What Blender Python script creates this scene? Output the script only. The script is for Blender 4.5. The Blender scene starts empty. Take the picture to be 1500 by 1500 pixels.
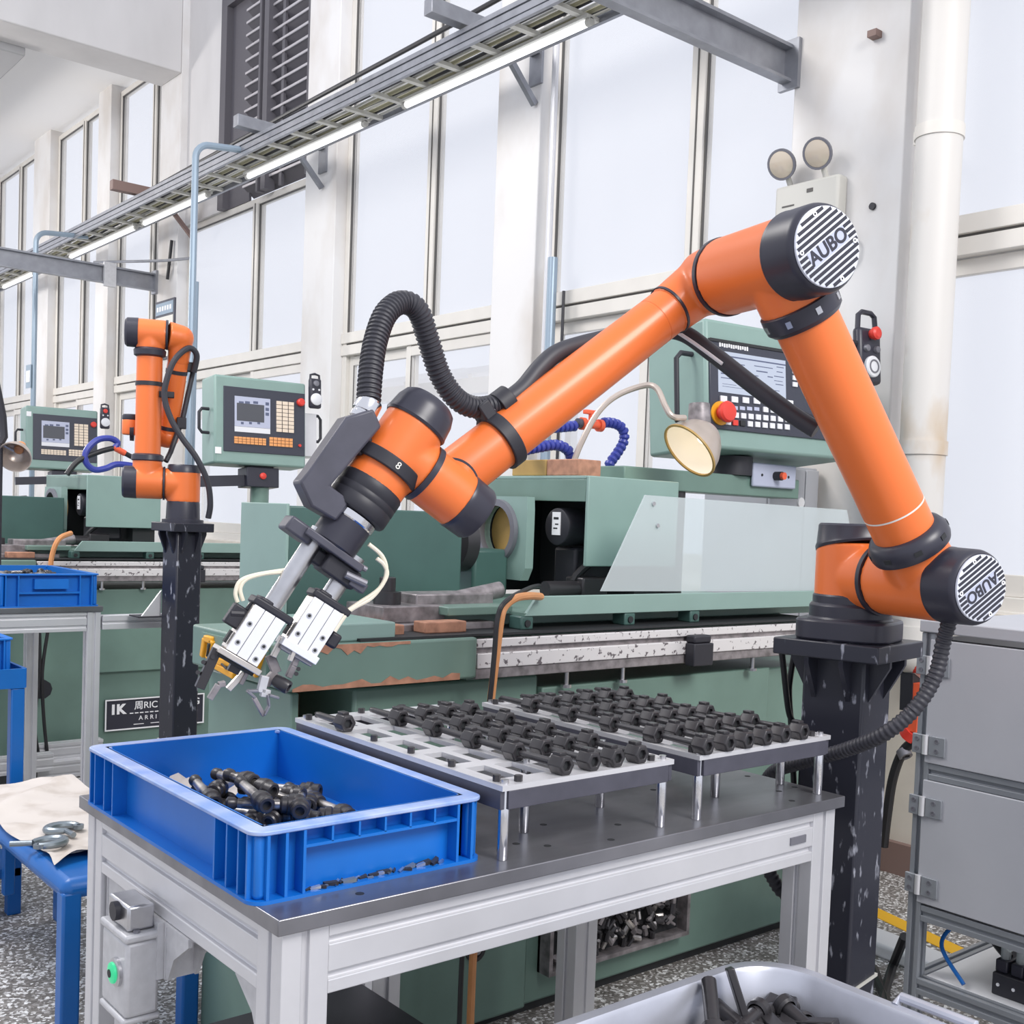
import bpy, bmesh, math, random
from mathutils import Vector, Matrix
random.seed(7)
D = bpy.data
SC = bpy.context.scene
COL = SC.collection
R = math.radians
V = Vector

# ------------------------------------------------------------------ camera
F_PX, CX, CY = 1661.69, 808.694, 836.562
YAW, PIT, ROL = R(49.3006), R(-2.68148), R(2.24189)
EYE = V((0, 0, 1.30))
fwd = V((math.cos(YAW) * math.cos(PIT), math.sin(YAW) * math.cos(PIT), math.sin(PIT)))
rgt = V((math.sin(YAW), -math.cos(YAW), 0))
upv = rgt.cross(fwd)
rgt, upv = rgt * math.cos(ROL) + upv * math.sin(ROL), upv * math.cos(ROL) - rgt * math.sin(ROL)
cam = D.cameras.new('camera')
cam.sensor_fit = 'HORIZONTAL'
cam.sensor_width = 36.0
cam.lens = 36.0 * F_PX / 1500
cam.shift_x = (750 - CX) / 1500
cam.shift_y = (CY - 750) / 1500
cam.clip_start = 0.05
co = D.objects.new('camera', cam)
COL.objects.link(co)
co.matrix_world = Matrix((( rgt.x, upv.x, -fwd.x, EYE.x), (rgt.y, upv.y, -fwd.y, EYE.y),
                          (rgt.z, upv.z, -fwd.z, EYE.z), (0, 0, 0, 1)))
SC.camera = co

# ------------------------------------------------------------------ world and lights
w = D.worlds.new('sky')
SC.world = w
w.use_nodes = True
bg = w.node_tree.nodes['Background']
bg.inputs[0].default_value = (0.80, 0.83, 0.93, 1)
bg.inputs[1].default_value = 1.06

def area(name, loc, target, sx, sy, power, col=(1, 1, 1)):
    l = D.lights.new(name, 'AREA')
    l.shape = 'RECTANGLE'
    l.size, l.size_y, l.energy, l.color = sx, sy, power, col
    o = D.objects.new(name, l)
    COL.objects.link(o)
    o.location = loc
    o.rotation_euler = (V(target) - V(loc)).to_track_quat('-Z', 'Y').to_euler()
    return o
area('added_hall_fill', (1.6, -2.6, 4.6), (1.8, 1.6, 0.9), 2.0, 2.0, 270, (1, .97, .94))  # added fill behind the camera that brightens the near faces, not a known fixture
area('added_hall_fill', (-0.5, 4.5, 5.0), (1.8, 5.5, 0.6), 2.0, 2.0, 190, (1, .97, .94))  # another added fill, overhead, for the middle of the hall
gl = D.lights.new('added_far_fill', 'POINT'); gl.energy = 280; gl.shadow_soft_size = .35; gl.color = (1, .96, .92)  # added point light that lifts the far ceiling and walls
go_ = D.objects.new('added_far_fill', gl); COL.objects.link(go_); go_.location = (0.6, 12.0, 3.7)
SC.view_settings.view_transform = 'Standard'
SC.view_settings.look = 'None'
SC.view_settings.exposure = 0.0
SC.view_settings.gamma = 1.0
SC.view_settings.use_curve_mapping = False

# ------------------------------------------------------------------ materials
def mat(name, col, rough=.5, metal=0.0, noise=0.0, nscale=20.0, bump=0.0, col2=None, thr=None, emit=None, coat=0.0, stretch=None, spec=None):
    m = D.materials.new(name)
    m.use_nodes = True
    nt = m.node_tree
    b = nt.nodes['Principled BSDF']
    b.inputs['Base Color'].default_value = (*col, 1)
    b.inputs['Roughness'].default_value = rough
    b.inputs['Metallic'].default_value = metal
    if coat:
        b.inputs['Coat Weight'].default_value = coat
        b.inputs['Coat Roughness'].default_value = .15
    if spec is not None:
        b.inputs['Specular IOR Level'].default_value = spec
    if emit:
        b.inputs['Emission Color'].default_value = (*emit[0], 1)
        b.inputs['Emission Strength'].default_value = emit[1]
    if noise or col2 or bump:
        tc = nt.nodes.new('ShaderNodeTexCoord')
        mp = nt.nodes.new('ShaderNodeMapping')
        nt.links.new(tc.outputs['Object'], mp.inputs[0])
        if stretch:
            mp.inputs['Scale'].default_value = stretch
        n = nt.nodes.new('ShaderNodeTexNoise')
        n.inputs['Scale'].default_value = nscale
        n.inputs['Detail'].default_value = 5
        nt.links.new(mp.outputs[0], n.inputs['Vector'])
        if noise or col2:
            cr = nt.nodes.new('ShaderNodeValToRGB')
            c2 = col2 if col2 else tuple(max(0, c * (1 - noise)) for c in col)
            lo, hi = thr if thr else (.3, .7)
            cr.color_ramp.elements[0].position = lo
            cr.color_ramp.elements[1].position = hi
            cr.color_ramp.elements[0].color = (*c2, 1)
            cr.color_ramp.elements[1].color = (*col, 1)
            nt.links.new(n.outputs['Fac'], cr.inputs[0])
            nt.links.new(cr.outputs[0], b.inputs['Base Color'])
        if bump:
            bp = nt.nodes.new('ShaderNodeBump')
            bp.inputs['Strength'].default_value = bump
            bp.inputs['Distance'].default_value = .003
            nt.links.new(n.outputs['Fac'], bp.inputs['Height'])
            nt.links.new(bp.outputs[0], b.inputs['Normal'])
    return m

M = {}
M['orange'] = mat('orange_paint', (.80, .175, .036), .38, coat=.15)
M['black'] = mat('black_plastic', (.030, .030, .045), .36)
M['matblack'] = mat('matt_black', (.022, .022, .030), .5)
M['rubber'] = mat('hose_rubber', (.035, .035, .045), .5)
M['gunmetal'] = mat('grey_bracket', (.075, .075, .10), .42, noise=.2, nscale=30)
M['pedestal'] = mat('pedestal_paint', (.02, .021, .032), .35, col2=(.30, .31, .36), nscale=48, thr=(.30, .38), stretch=(1, 1, .4))
M['green'] = mat('machine_green', (.165, .262, .222), .4, noise=.15, nscale=6)
M['mint'] = mat('pale_and_lit_green', (.25, .37, .335), .42, noise=.08, nscale=8)  # machine green lightened as if lit, shared with pale parts
M['dgreen'] = mat('dark_and_shaded_green', (.06, .13, .115), .4, noise=.2, nscale=6)  # darker green, also carries the shade on the enclosure front
M['chip'] = mat('bare_filler', (.50, .25, .16), .7, noise=.4, nscale=40)
M['steel'] = mat('steel', (.62, .62, .64), .28, 1.0, noise=.15, nscale=40)
M['chrome'] = mat('chrome', (.75, .75, .77), .15, 1.0)
M['rail'] = mat('scraped_rail', (.74, .72, .72), .4, .25, col2=(.16, .14, .15), nscale=70, thr=(.345, .40))
M['railgrey'] = mat('worn_grey_rail', (.36, .33, .34), .45, .4, noise=.6, nscale=30)
M['top'] = mat('brushed_steel_top', (.30, .30, .325), .3, .75, noise=.35, nscale=5, stretch=(1, 3, 1))
M['alu'] = mat('aluminium_profile', (.70, .70, .725), .38, .45, noise=.06, nscale=12)
M['aludark'] = mat('profile_slot', (.22, .22, .25), .5, .5)
M['castalu'] = mat('cast_aluminium', (.60, .60, .62), .5, .3, noise=.12, nscale=60, bump=.2)
M['white'] = mat('white_anodised', (.76, .77, .80), .35)
M['tan'] = mat('bare_metal', (.62, .58, .54), .3, .7)
M['blue'] = mat('blue_plastic', (.004, .155, .58), .38, noise=.12, nscale=9)
M['bluemetal'] = mat('blue_steel', (.006, .125, .44), .33, noise=.1, nscale=9)
M['bluerim'] = mat('worn_blue_rim', (.13, .27, .66), .35, noise=.5, nscale=14, col2=(.42, .50, .72))
M['oil'] = mat('oiled_steel', (.040, .038, .042), .33, .25)
M['rod'] = mat('ground_rod', (.55, .52, .50), .3, .8, col2=(.08, .075, .075), nscale=30, thr=(.35, .6))
M['cable'] = mat('black_cable', (.015, .015, .018), .45)
M['airhose'] = mat('pneumatic_hose', (.80, .74, .60), .4)
M['copper'] = mat('copper_pipe', (.74, .33, .13), .4, .1, noise=.15, nscale=12)
M['bluehose'] = mat('blue_coolant_hose', (.035, .05, .30), .35)
M['redplastic'] = mat('red_plastic', (.70, .05, .035), .4)
M['redorange'] = mat('red_orange_plastic', (.78, .12, .05), .42)
M['yellow'] = mat('yellow_plastic', (.80, .38, .02), .42)
M['concrete'] = mat('painted_concrete', (.66, .645, .64), .75, noise=.10, nscale=3.2, stretch=(1, 1, .4))
M['pierstain'] = mat('painted_pier', (.76, .75, .745), .7, col2=(.62, .58, .54), nscale=2.2, thr=(.3, .55), stretch=(1, 1, .6))
M['plaster'] = mat('plaster_wall', (.74, .69, .61), .8, noise=.14, nscale=5)
M['skirting'] = mat('brown_skirting', (.24, .16, .14), .6)
M['ceil'] = mat('ceiling_paint', (.86, .85, .84), .8)
M['greybeam'] = mat('grey_paint', (.42, .42, .43), .7)
M['frame'] = mat('window_frame', (.74, .71, .66), .45, noise=.08, nscale=5)
M['framedark'] = mat('frame_gasket', (.10, .095, .09), .6)
M['louvre'] = mat('louvre_blade', (.105, .10, .115), .5)
M['louvrelit'] = mat('louvre_lit_edge', (.55, .53, .55), .4, .4)
M['traygrey'] = mat('galvanised', (.33, .34, .375), .4, .55, noise=.2, nscale=14)
M['rung'] = mat('tray_rung', (.62, .61, .56), .5, .2)
M['cableolive'] = mat('old_cable', (.33, .31, .20), .6)
M['conduit'] = mat('blue_grey_conduit', (.30, .38, .46), .35, .35)
M['pipecream'] = mat('cream_pipe', (.66, .64, .61), .5, col2=(.54, .42, .29), nscale=3.5, thr=(.25, .42), stretch=(1, 1, .5))
M['cab'] = mat('cabinet_panel', (.42, .43, .465), .45, noise=.06, nscale=6)
M['cabframe'] = mat('cabinet_frame', (.30, .32, .35), .4, .4, noise=.06, nscale=9)
M['bin'] = mat('aluminium_bin', (.62, .64, .72), .36, .6, noise=.2, nscale=10)
M['cloth'] = mat('stained_cloth', (.62, .57, .53), .9, col2=(.42, .36, .31), nscale=7, thr=(.28, .5), bump=.5)
M['hook'] = mat('forged_hook', (.26, .30, .33), .35, .7)
M['darkscreen'] = mat('panel_face', (.042, .046, .066), .35)
M['lcd'] = mat('lcd_screen', (.05, .06, .08), .2, emit=((.62, .68, .82), .85))
M['lcddark'] = mat('lcd_window', (.085, .09, .105), .25)
M['lcdtext'] = mat('lcd_text', (.10, .12, .20), .5)
M['key'] = mat('key_white', (.74, .75, .78), .45)
M['keyorange'] = mat('key_orange', (.80, .36, .13), .5)
M['keycream'] = mat('key_cream', (.78, .66, .53), .5)
M['printwhite'] = mat('white_print', (.85, .85, .87), .5)
M['printgrey'] = mat('cap_plate', (.46, .49, .62), .4)
M['capstripe'] = mat('cap_white', (.70, .73, .82), .4)
M['tubelit'] = mat('fluorescent_tube', (.95, .95, 1), .4, emit=((.95, .97, 1), 1.5))
M['lampcup'] = mat('lamp_shade', (.58, .50, .44), .3, .5, noise=.15, nscale=12)
M['lampin'] = mat('lamp_reflector', (.95, .92, .85), .4)
M['bulb'] = mat('lamp_bulb', (1, .95, .85), .4, emit=((1, .88, .68), 1.2))
M['emlens'] = mat('lens', (.62, .54, .44), .15, .2)
M['embox'] = mat('cream_box', (.56, .55, .51), .5)
M['greenlit'] = mat('green_button', (.02, .5, .22), .3, emit=((.05, .8, .35), .35))
M['floorline'] = mat('yellow_line', (.85, .47, .02), .6)
M['paper'] = mat('paper', (.80, .78, .72), .8)
M['brass'] = mat('ochre_block', (.52, .33, .10), .5, noise=.25, nscale=12)
M['shadeblack'] = mat('black_and_shade', (.02, .022, .025), .6)  # black for dark parts and for the shade inside holes and recesses
M['brownin'] = mat('rusty_inside', (.16, .09, .045), .8)

def speckle():
    m = D.materials.new('terrazzo_floor'); m.use_nodes = True
    nt = m.node_tree; b = nt.nodes['Principled BSDF']; b.inputs['Roughness'].default_value = .55
    tc = nt.nodes.new('ShaderNodeTexCoord')
    v = nt.nodes.new('ShaderNodeTexVoronoi'); v.inputs['Scale'].default_value = 130
    cr = nt.nodes.new('ShaderNodeValToRGB')
    for p, c in ((0, (.13, .12, .11)), (.35, (.21, .195, .18)), (.6, (.275, .255, .24)), (1, (.35, .325, .305))):
        e = cr.color_ramp.elements.new(p); e.color = (*c, 1)
    cr.color_ramp.elements.remove(cr.color_ramp.elements[0])
    nt.links.new(tc.outputs['Object'], v.inputs['Vector'])
    sp = nt.nodes.new('ShaderNodeSeparateColor')
    nt.links.new(v.outputs['Color'], sp.inputs[0]); nt.links.new(sp.outputs[0], cr.inputs[0])
    nt.links.new(cr.outputs[0], b.inputs['Base Color'])
    return m
M['floor'] = speckle()

def glassy(name, col, tr, rough=.3, diffuse=True):
    m = D.materials.new(name); m.use_nodes = True
    nt = m.node_tree; nt.nodes.clear()
    out = nt.nodes.new('ShaderNodeOutputMaterial')
    t = nt.nodes.new('ShaderNodeBsdfTransparent'); t.inputs[0].default_value = (*col, 1)
    p = nt.nodes.new('ShaderNodeBsdfPrincipled')
    p.inputs['Base Color'].default_value = (*col, 1); p.inputs['Roughness'].default_value = rough
    mx = nt.nodes.new('ShaderNodeMixShader'); mx.inputs[0].default_value = tr
    nt.links.new(p.outputs[0], mx.inputs[1]); nt.links.new(t.outputs[0], mx.inputs[2])
    nt.links.new(mx.outputs[0], out.inputs[0])
    return m
M['glass'] = glassy('window_glass', (.97, .97, .97), .90, .7)
M['guard'] = glassy('frosted_guard', (.80, .85, .86), .60, .35)

# ------------------------------------------------------------------ mesh builder
def frame_from(axis):
    a = V(axis).normalized()
    r = V((0, 0, 1)) if abs(a.z) < .9 else V((1, 0, 0))
    x = r.cross(a).normalized()
    return x, a.cross(x).normalized(), a

WL = {}
class MB:
    def __init__(s, m=None):
        s.v, s.f, s.m = [], [], m or Matrix()
    def add(s, vs, fs):
        n = len(s.v)
        s.v += [s.m @ V(p) for p in vs]
        s.f += [[i + n for i in q] for q in fs]
        return s
    def box(s, x0, x1, y0, y1, z0, z1):
        x0, x1 = sorted((x0, x1)); y0, y1 = sorted((y0, y1)); z0, z1 = sorted((z0, z1))
        vs = [(x, y, z) for z in (z0, z1) for y in (y0, y1) for x in (x0, x1)]
        return s.add(vs, [(0, 2, 3, 1), (4, 5, 7, 6), (0, 1, 5, 4), (2, 6, 7, 3), (0, 4, 6, 2), (1, 3, 7, 5)])
    def obox(s, c, ax, ay, az, hx, hy, hz):
        c, ax, ay, az = V(c), V(ax).normalized(), V(ay).normalized(), V(az).normalized()
        vs = [c + ax * (i * hx) + ay * (j * hy) + az * (k * hz) for k in (-1, 1) for j in (-1, 1) for i in (-1, 1)]
        return s.add(vs, [(0, 2, 3, 1), (4, 5, 7, 6), (0, 1, 5, 4), (2, 6, 7, 3), (0, 4, 6, 2), (1, 3, 7, 5)])
    def bar(s, p0, p1, wx, wz, up=(0, 0, 1)):
        p0, p1 = V(p0), V(p1); d = p1 - p0
        x = d.cross(V(up)).normalized(); z = x.cross(d).normalized()
        return s.obox((p0 + p1) / 2, x, d, z, wx / 2, d.length / 2, wz / 2)
    def lathe(s, o, axis, prof, n=32, cap=True, shear=None):
        o = V(o); x, y, a = frame_from(axis)
        vs, fs = [], []
        for t, r in prof:
            for k in range(n):
                an = 2 * math.pi * k / n
                vs.append(o + a * t + x * (r * math.cos(an)) + y * (r * math.sin(an)))
        m = len(prof)
        for i in range(m - 1):
            for k in range(n):
                k2 = (k + 1) % n
                fs.append((i * n + k, i * n + k2, (i + 1) * n + k2, (i + 1) * n + k))
        if cap:
            fs.append(tuple(reversed(range(n)))); fs.append(tuple(range((m - 1) * n, m * n)))
        return s.add(vs, fs)
    def cyl(s, p0, p1, r0, r1=None, n=24, bev=0.0):
        p0, p1 = V(p0), V(p1); L = (p1 - p0).length; r1 = r0 if r1 is None else r1
        pr = [(0, r0), (L, r1)]
        if bev:
            pr = [(0, r0 - bev), (bev * .3, r0 - bev * .3), (bev, r0), (L - bev, r1), (L - bev * .3, r1 - bev * .3), (L, r1 - bev)]
        return s.lathe(p0, p1 - p0, pr, n)
    def ring(s, o, axis, r_in, r_out, t0, t1, n=32):
        return s.lathe(o, axis, [(t0, r_in), (t0, r_out), (t1, r_out), (t1, r_in), (t0, r_in)], n, cap=False)
    def tube(s, pts, r, n=10, rib=0.0, step=None, closed=False):
        P = [V(p) for p in pts]
        rr = r if callable(r) else (lambda i: r)
        tan = []
        for i in range(len(P)):
            a = P[max(i - 1, 0)]; b = P[min(i + 1, len(P) - 1)]
            tan.append((b - a).normalized())
        x, y, _ = frame_from(tan[0])
        vs, fs = [], []
        for i, p in enumerate(P):
            t = tan[i]; x = (x - t * x.dot(t)).normalized(); y = t.cross(x)
            for k in range(n):
                an = 2 * math.pi * k / n
                vs.append(p + x * (rr(i) * math.cos(an)) + y * (rr(i) * math.sin(an)))
        for i in range(len(P) - 1):
            for k in range(n):
                k2 = (k + 1) % n
                fs.append((i * n + k, i * n + k2, (i + 1) * n + k2, (i + 1) * n + k))
        fs.append(tuple(reversed(range(n)))); fs.append(tuple(range((len(P) - 1) * n, len(P) * n)))
        return s.add(vs, fs)
    def prism(s, poly, o, ux, uy, h):
        o, ux, uy = V(o), V(ux), V(uy); nz = ux.cross(uy).normalized() * h; n = len(poly)
        vs = [o + ux * a + uy * b for a, b in poly] + [o + ux * a + uy * b + nz for a, b in poly]
        fs = [tuple(reversed(range(n))), tuple(range(n, 2 * n))] + [(i, (i + 1) % n, n + (i + 1) % n, n + i) for i in range(n)]
        return s.add(vs, fs)
    def sphere(s, c, r, n=16, m=10, sc=(1, 1, 1)):
        c = V(c); vs, fs = [], []
        for i in range(m + 1):
            th = math.pi * i / m
            for k in range(n):
                ph = 2 * math.pi * k / n
                vs.append(c + V((r * sc[0] * math.sin(th) * math.cos(ph), r * sc[1] * math.sin(th) * math.sin(ph), r * sc[2] * math.cos(th))))
        for i in range(m):
            for k in range(n):
                k2 = (k + 1) % n
                fs.append((i * n + k, (i + 1) * n + k, (i + 1) * n + k2, i * n + k2))
        return s.add(vs, fs)
    def text(s, txt, size, o, ux, uy, h=.0006, cx=True, bold=0.0):
        cu = D.curves.new('t', 'FONT'); cu.body = txt; cu.size = size; cu.extrude = h; cu.offset = size * bold
        if cx: cu.align_x = 'CENTER'
        cu.align_y = 'CENTER'
        ob = D.objects.new('t', cu); COL.objects.link(ob)
        dg = bpy.context.evaluated_depsgraph_get(); dg.update()
        me = D.meshes.new_from_object(ob.evaluated_get(dg))
        ux, uy = V(ux).normalized(), V(uy).normalized(); uz = ux.cross(uy); o = V(o)
        s.add([o + ux * q.co.x + uy * q.co.y + uz * q.co.z for q in me.vertices], [tuple(p.vertices) for p in me.polygons])
        D.objects.remove(ob); D.meshes.remove(me); D.curves.remove(cu)
        return s
    def mesh(s, name, off=V()):
        me = D.meshes.new(name)
        me.from_pydata([tuple(p - off) for p in s.v], [], s.f)
        me.update()
        return me
    def build(s, name, m, parent=None, bevel=0.0, smooth=True, label=None, cat=None, group=None, kind=None, remesh=None, origin=None):
        if parent is not None:
            off = WL[parent.name]
        elif origin is not None:
            off = V(origin)
        else:
            xs = [p.x for p in s.v]; ys = [p.y for p in s.v]; zs = [p.z for p in s.v]
            off = V(((min(xs) + max(xs)) / 2, (min(ys) + max(ys)) / 2, min(zs)))
        me = s.mesh(name, off)
        bm = bmesh.new(); bm.from_mesh(me)
        bmesh.ops.recalc_face_normals(bm, faces=bm.faces[:])
        bm.to_mesh(me); bm.free()
        if remesh:
            t = D.objects.new('t', me); COL.objects.link(t)
            md = t.modifiers.new('r', 'REMESH'); md.mode = 'VOXEL'; md.voxel_size = remesh[0]
            sm = t.modifiers.new('s', 'SMOOTH'); sm.factor = .5; sm.iterations = remesh[1]
            dg = bpy.context.evaluated_depsgraph_get(); dg.update()
            m2 = D.meshes.new_from_object(t.evaluated_get(dg))
            D.objects.remove(t); D.meshes.remove(me); me = m2; me.name = name
            me.shade_smooth()
        elif smooth:
            me.shade_smooth()
            me.set_sharp_from_angle(angle=R(35))
        me.materials.clear()
        me.materials.append(M[m] if isinstance(m, str) else m)
        o = D.objects.new(name, me)
        COL.objects.link(o)
        if parent is not None:
            o.parent = parent
        else:
            o.location = off
        WL[o.name] = off.copy()
        if bevel:
            b = o.modifiers.new('bevel', 'BEVEL'); b.width = bevel; b.segments = 2; b.limit_method = 'ANGLE'; b.angle_limit = R(40)
        tag(o, label, cat, group, kind)
        return o

def tag(o, label=None, cat=None, group=None, kind=None):
    if label: o['label'] = label
    if cat: o['category'] = cat
    if group: o['group'] = group
    if kind: o['kind'] = kind
    return o
def thing(name, loc, label, cat, group=None, kind=None):
    o = D.objects.new(name, None)
    o.empty_display_size = .05
    COL.objects.link(o)
    o.location = loc
    WL[o.name] = V(loc)
    return tag(o, label, cat, group, kind)
def copy_tree(o, loc=None, rot=None, parent=None, label=None, group=None):
    c = o.copy(); COL.objects.link(c)
    if parent is not None: c.parent = parent
    if loc is not None:
        c.location = loc
    if rot is not None: c.rotation_euler = rot
    if label: c['label'] = label
    if group: c['group'] = group
    for ch in list(o.children):
        copy_tree(ch, parent=c)
    return c

def bez(pts, n=10):
    P = [V(p) for p in pts]; out = []
    for i in range(len(P) - 1):
        p0 = P[max(i - 1, 0)]; p1 = P[i]; p2 = P[i + 1]; p3 = P[min(i + 2, len(P) - 1)]
        for k in range(n):
            t = k / n
            out.append(.5 * ((2 * p1) + (p2 - p0) * t + (2 * p0 - 5 * p1 + 4 * p2 - p3) * t * t + (3 * p1 - p0 - 3 * p2 + p3) * t ** 3))
    return out + [P[-1]]
def resample(P, step):
    out = [P[0].copy()]; acc = 0.0
    for a, b in zip(P[:-1], P[1:]):
        d = (b - a).length; t = step - acc
        while t <= d:
            out.append(a + (b - a) * (t / d)); t += step
        acc = (acc + d) % step if d else acc
        acc = d - (t - step) if t > d else 0
    return out

# a survey helper: the point of the plane (through p0, normal n) on the sight line of a photo point
def ray(px, py): return fwd + rgt * ((px - CX) / F_PX) - upv * ((py - CY) / F_PX)
def onp(p0, n, px, py):
    v = ray(px, py); return EYE + v * ((V(p0) - EYE).dot(V(n)) / v.dot(V(n)))
def aty(Y, px, py): return onp((0, Y, 0), (0, 1, 0), px, py)
def atx(X, px, py): return onp((X, 0, 0), (1, 0, 0), px, py)
def atz(Z, px, py): return onp((0, 0, Z), (0, 0, 1), px, py)
X_, Y_, Z_ = V((1, 0, 0)), V((0, 1, 0)), V((0, 0, 1))

# ------------------------------------------------------------------ the building
S = 'structure'
MB().box(-5, 3.95, -4, 17, -.1, 0).build('floor', 'floor', kind=S)
cols = [(.1, .62), (2.477, 3.01), (4.656, 5.02), (6.76, 7.18), (9.37, 9.8), (11.02, 11.36), (12.84, 13.4), (15.1, 15.6)]
wl = MB()
wl.box(3.82, 3.96, 0, 17, 0, 1.02)
wl.box(3.82, 3.96, 0, .1, 1.02, 5.2).box(3.82, 3.96, 15.6, 17, 1.02, 5.2)
wall = wl.build('wall_window_side', 'plaster', kind=S)
MB().box(3.86, 3.96, 8.68, 9.37, 3.62, 5.6).build('infill', 'concrete', wall)
MB().box(3.86, 3.96, 7.18, 8.68, 5.25, 5.6).build('infill', 'concrete', wall)
for y0, y1 in cols:
    MB().box(3.80, 3.97, y0, y1, 0, 5.6).build('pier', 'pierstain', wall, bevel=.006)
bb = MB().box(3.79, 3.82, .0, 17, 0, .12).build('baseboard_window_side', 'skirting', kind=S)
MB().box(-3, 3.95, 9.8, 17, 5.2, 5.3).build('ceiling', 'ceil', kind=S)
MB().box(-1.5, 3.80, 9.37, 9.8, 4.86, 5.7).build('trim_1', 'concrete', kind=S, bevel=.01)
MB().box(2.15, 2.70, 9.8, 17, 4.80, 5.2).build('trim_2', 'greybeam', kind=S, bevel=.01)

def window(n, y0, y1, ztop, mull, low_mull, openpane=False):
    r = thing('window_%d' % n, (3.9, (y0 + y1) / 2, 1.02), None, None, kind=S)
    X0, X1 = 3.885, 3.945
    f = MB()
    f.box(X0, X1, y0, y0 + .05, 1.02, ztop).box(X0, X1, y1 - .05, y1, 1.02, ztop)
    f.box(X0, X1, y0 + .05, y1 - .05, ztop - .05, ztop).box(X0, X1, y0 + .05, y1 - .05, 1.02, 1.08)
    fr = f.build('window_frame', 'frame', r, bevel=.004)
    MB().box(X0 - .012, X1, y0, y1, 2.405, 2.475).build('transom', 'frame', r, bevel=.003)
    MB().box(X0 - .012, X1, y0, y1, 2.325, 2.392).build('transom', 'frame', r, bevel=.003)
    MB().box(X0 + .004, X1 - .01, y0 + .01, y1 - .01, 2.388, 2.41).build('gasket', 'framedark', r)
    MB().box(X0 - .008, X1, mull - .042, mull + .042, 2.475, ztop - .04).build('mullion', 'frame', r, bevel=.003)
    MB().box(X0 - .012, X0 - .004, mull - .004, mull + .004, 2.475, ztop - .04).build('gasket', 'framedark', r)
    for a, b in ((y0 + .05, mull - .042), (mull + .042, y1 - .05)):
        MB().box(3.915, 3.921, a, b, 2.475, ztop - .05).build('pane', 'glass', r)
        g = MB()
        g.box(X0 + .006, X0 + .02, a, a + .007, 2.475, ztop - .05).box(X0 + .006, X0 + .02, b - .007, b, 2.475, ztop - .05)
        g.box(X0 + .006, X0 + .02, a, b, ztop - .057, ztop - .05)
        g.build('gasket', 'framedark', r)
    # sliding sashes below the transom
    for a, b, xo in ((y0 + .05, low_mull + .03, 0.0), (low_mull - .03, y1 - .05, .03)):
        s = MB()
        xa, xb = X0 + xo, X0 + xo + .028
        s.box(xa, xb, a, a + .055, 1.08, 2.325).box(xa, xb, b - .055, b, 1.08, 2.325)
        s.box(xa, xb, a + .055, b - .055, 2.26, 2.32).box(xa, xb, a + .055, b - .055, 1.08, 1.16)
        sh = s.build('sash', 'frame', r, bevel=.003)
        MB().box(xa + .01, xa + .016, a + .055, b - .055, 1.16, 2.26).build('pane', 'glass', sh)
        MB().box(xa - .0015, xa + .004, b - .059, b - .055, 1.16, 2.26).build('gasket', 'framedark', sh)
    MB().box(3.86, 3.90, y0, y1, 1.0, 1.03).build('window_sill', 'frame', r, bevel=.003)
    return r
bays = [(.62, 2.477, 5.15, 1.5, 1.3), (3.01, 4.656, 5.15, 3.62, 3.9), (5.02, 6.76, 5.15, 5.76, 5.95), (7.18, 9.37, 3.62, 8.1, 8.1),
        (9.8, 11.02, 5.15, 10.15, 10.4), (11.36, 12.84, 5.15, 12.0, 12.1), (13.4, 15.1, 5.15, 14.2, 14.3)]
for i, b in enumerate(bays):
    window(i + 1, *b)

# louvred vent above the tray
lv = thing('louvre_vent', (3.85, 7.9, 3.62), 'dark louvred vent with slanted metal blades between two piers', 'vent')
MB().box(3.83, 3.93, 7.26, 8.58, 5.17, 5.25).box(3.83, 3.93, 8.58, 8.68, 3.62, 5.25).box(3.83, 3.93, 7.18, 7.26, 3.62, 5.25).build('vent_frame', 'louvre', lv)
MB().box(3.88, 3.90, 8.22, 8.58, 3.62, 5.2).build('blank_panel', 'louvre', lv)
MB().box(3.80, 3.88, 7.80, 7.87, 3.62, 5.2).box(3.80, 3.86, 7.92, 7.95, 3.62, 5.2).build('vent_post', 'louvre', lv)
MB().box(3.84, 3.86, 7.62, 7.66, 3.62, 5.2).build('link_bar', 'louvre', lv)
for i in range(16):
    z = 3.68 + i * .094
    za, zb_ = z + .036, z - .030
    bl = MB().add([(3.84, 7.24, za), (3.84, 8.24, za), (3.93, 8.24, zb_), (3.93, 7.24, zb_),
              (3.84, 7.24, za + .006), (3.84, 8.24, za + .006), (3.93, 8.24, zb_ + .006), (3.93, 7.24, zb_ + .006)],
             [(0, 1, 2, 3), (7, 6, 5, 4), (0, 4, 5, 1), (1, 5, 6, 2), (2, 6, 7, 3), (3, 7, 4, 0)]).build('blade', 'louvre', lv)
    MB().box(3.832, 3.84, 7.24, 8.24, za - .006, za + .010).build('lit_blade_edge', 'louvrelit', bl)  # pale strip paints the light on each blade's front edge

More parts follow.
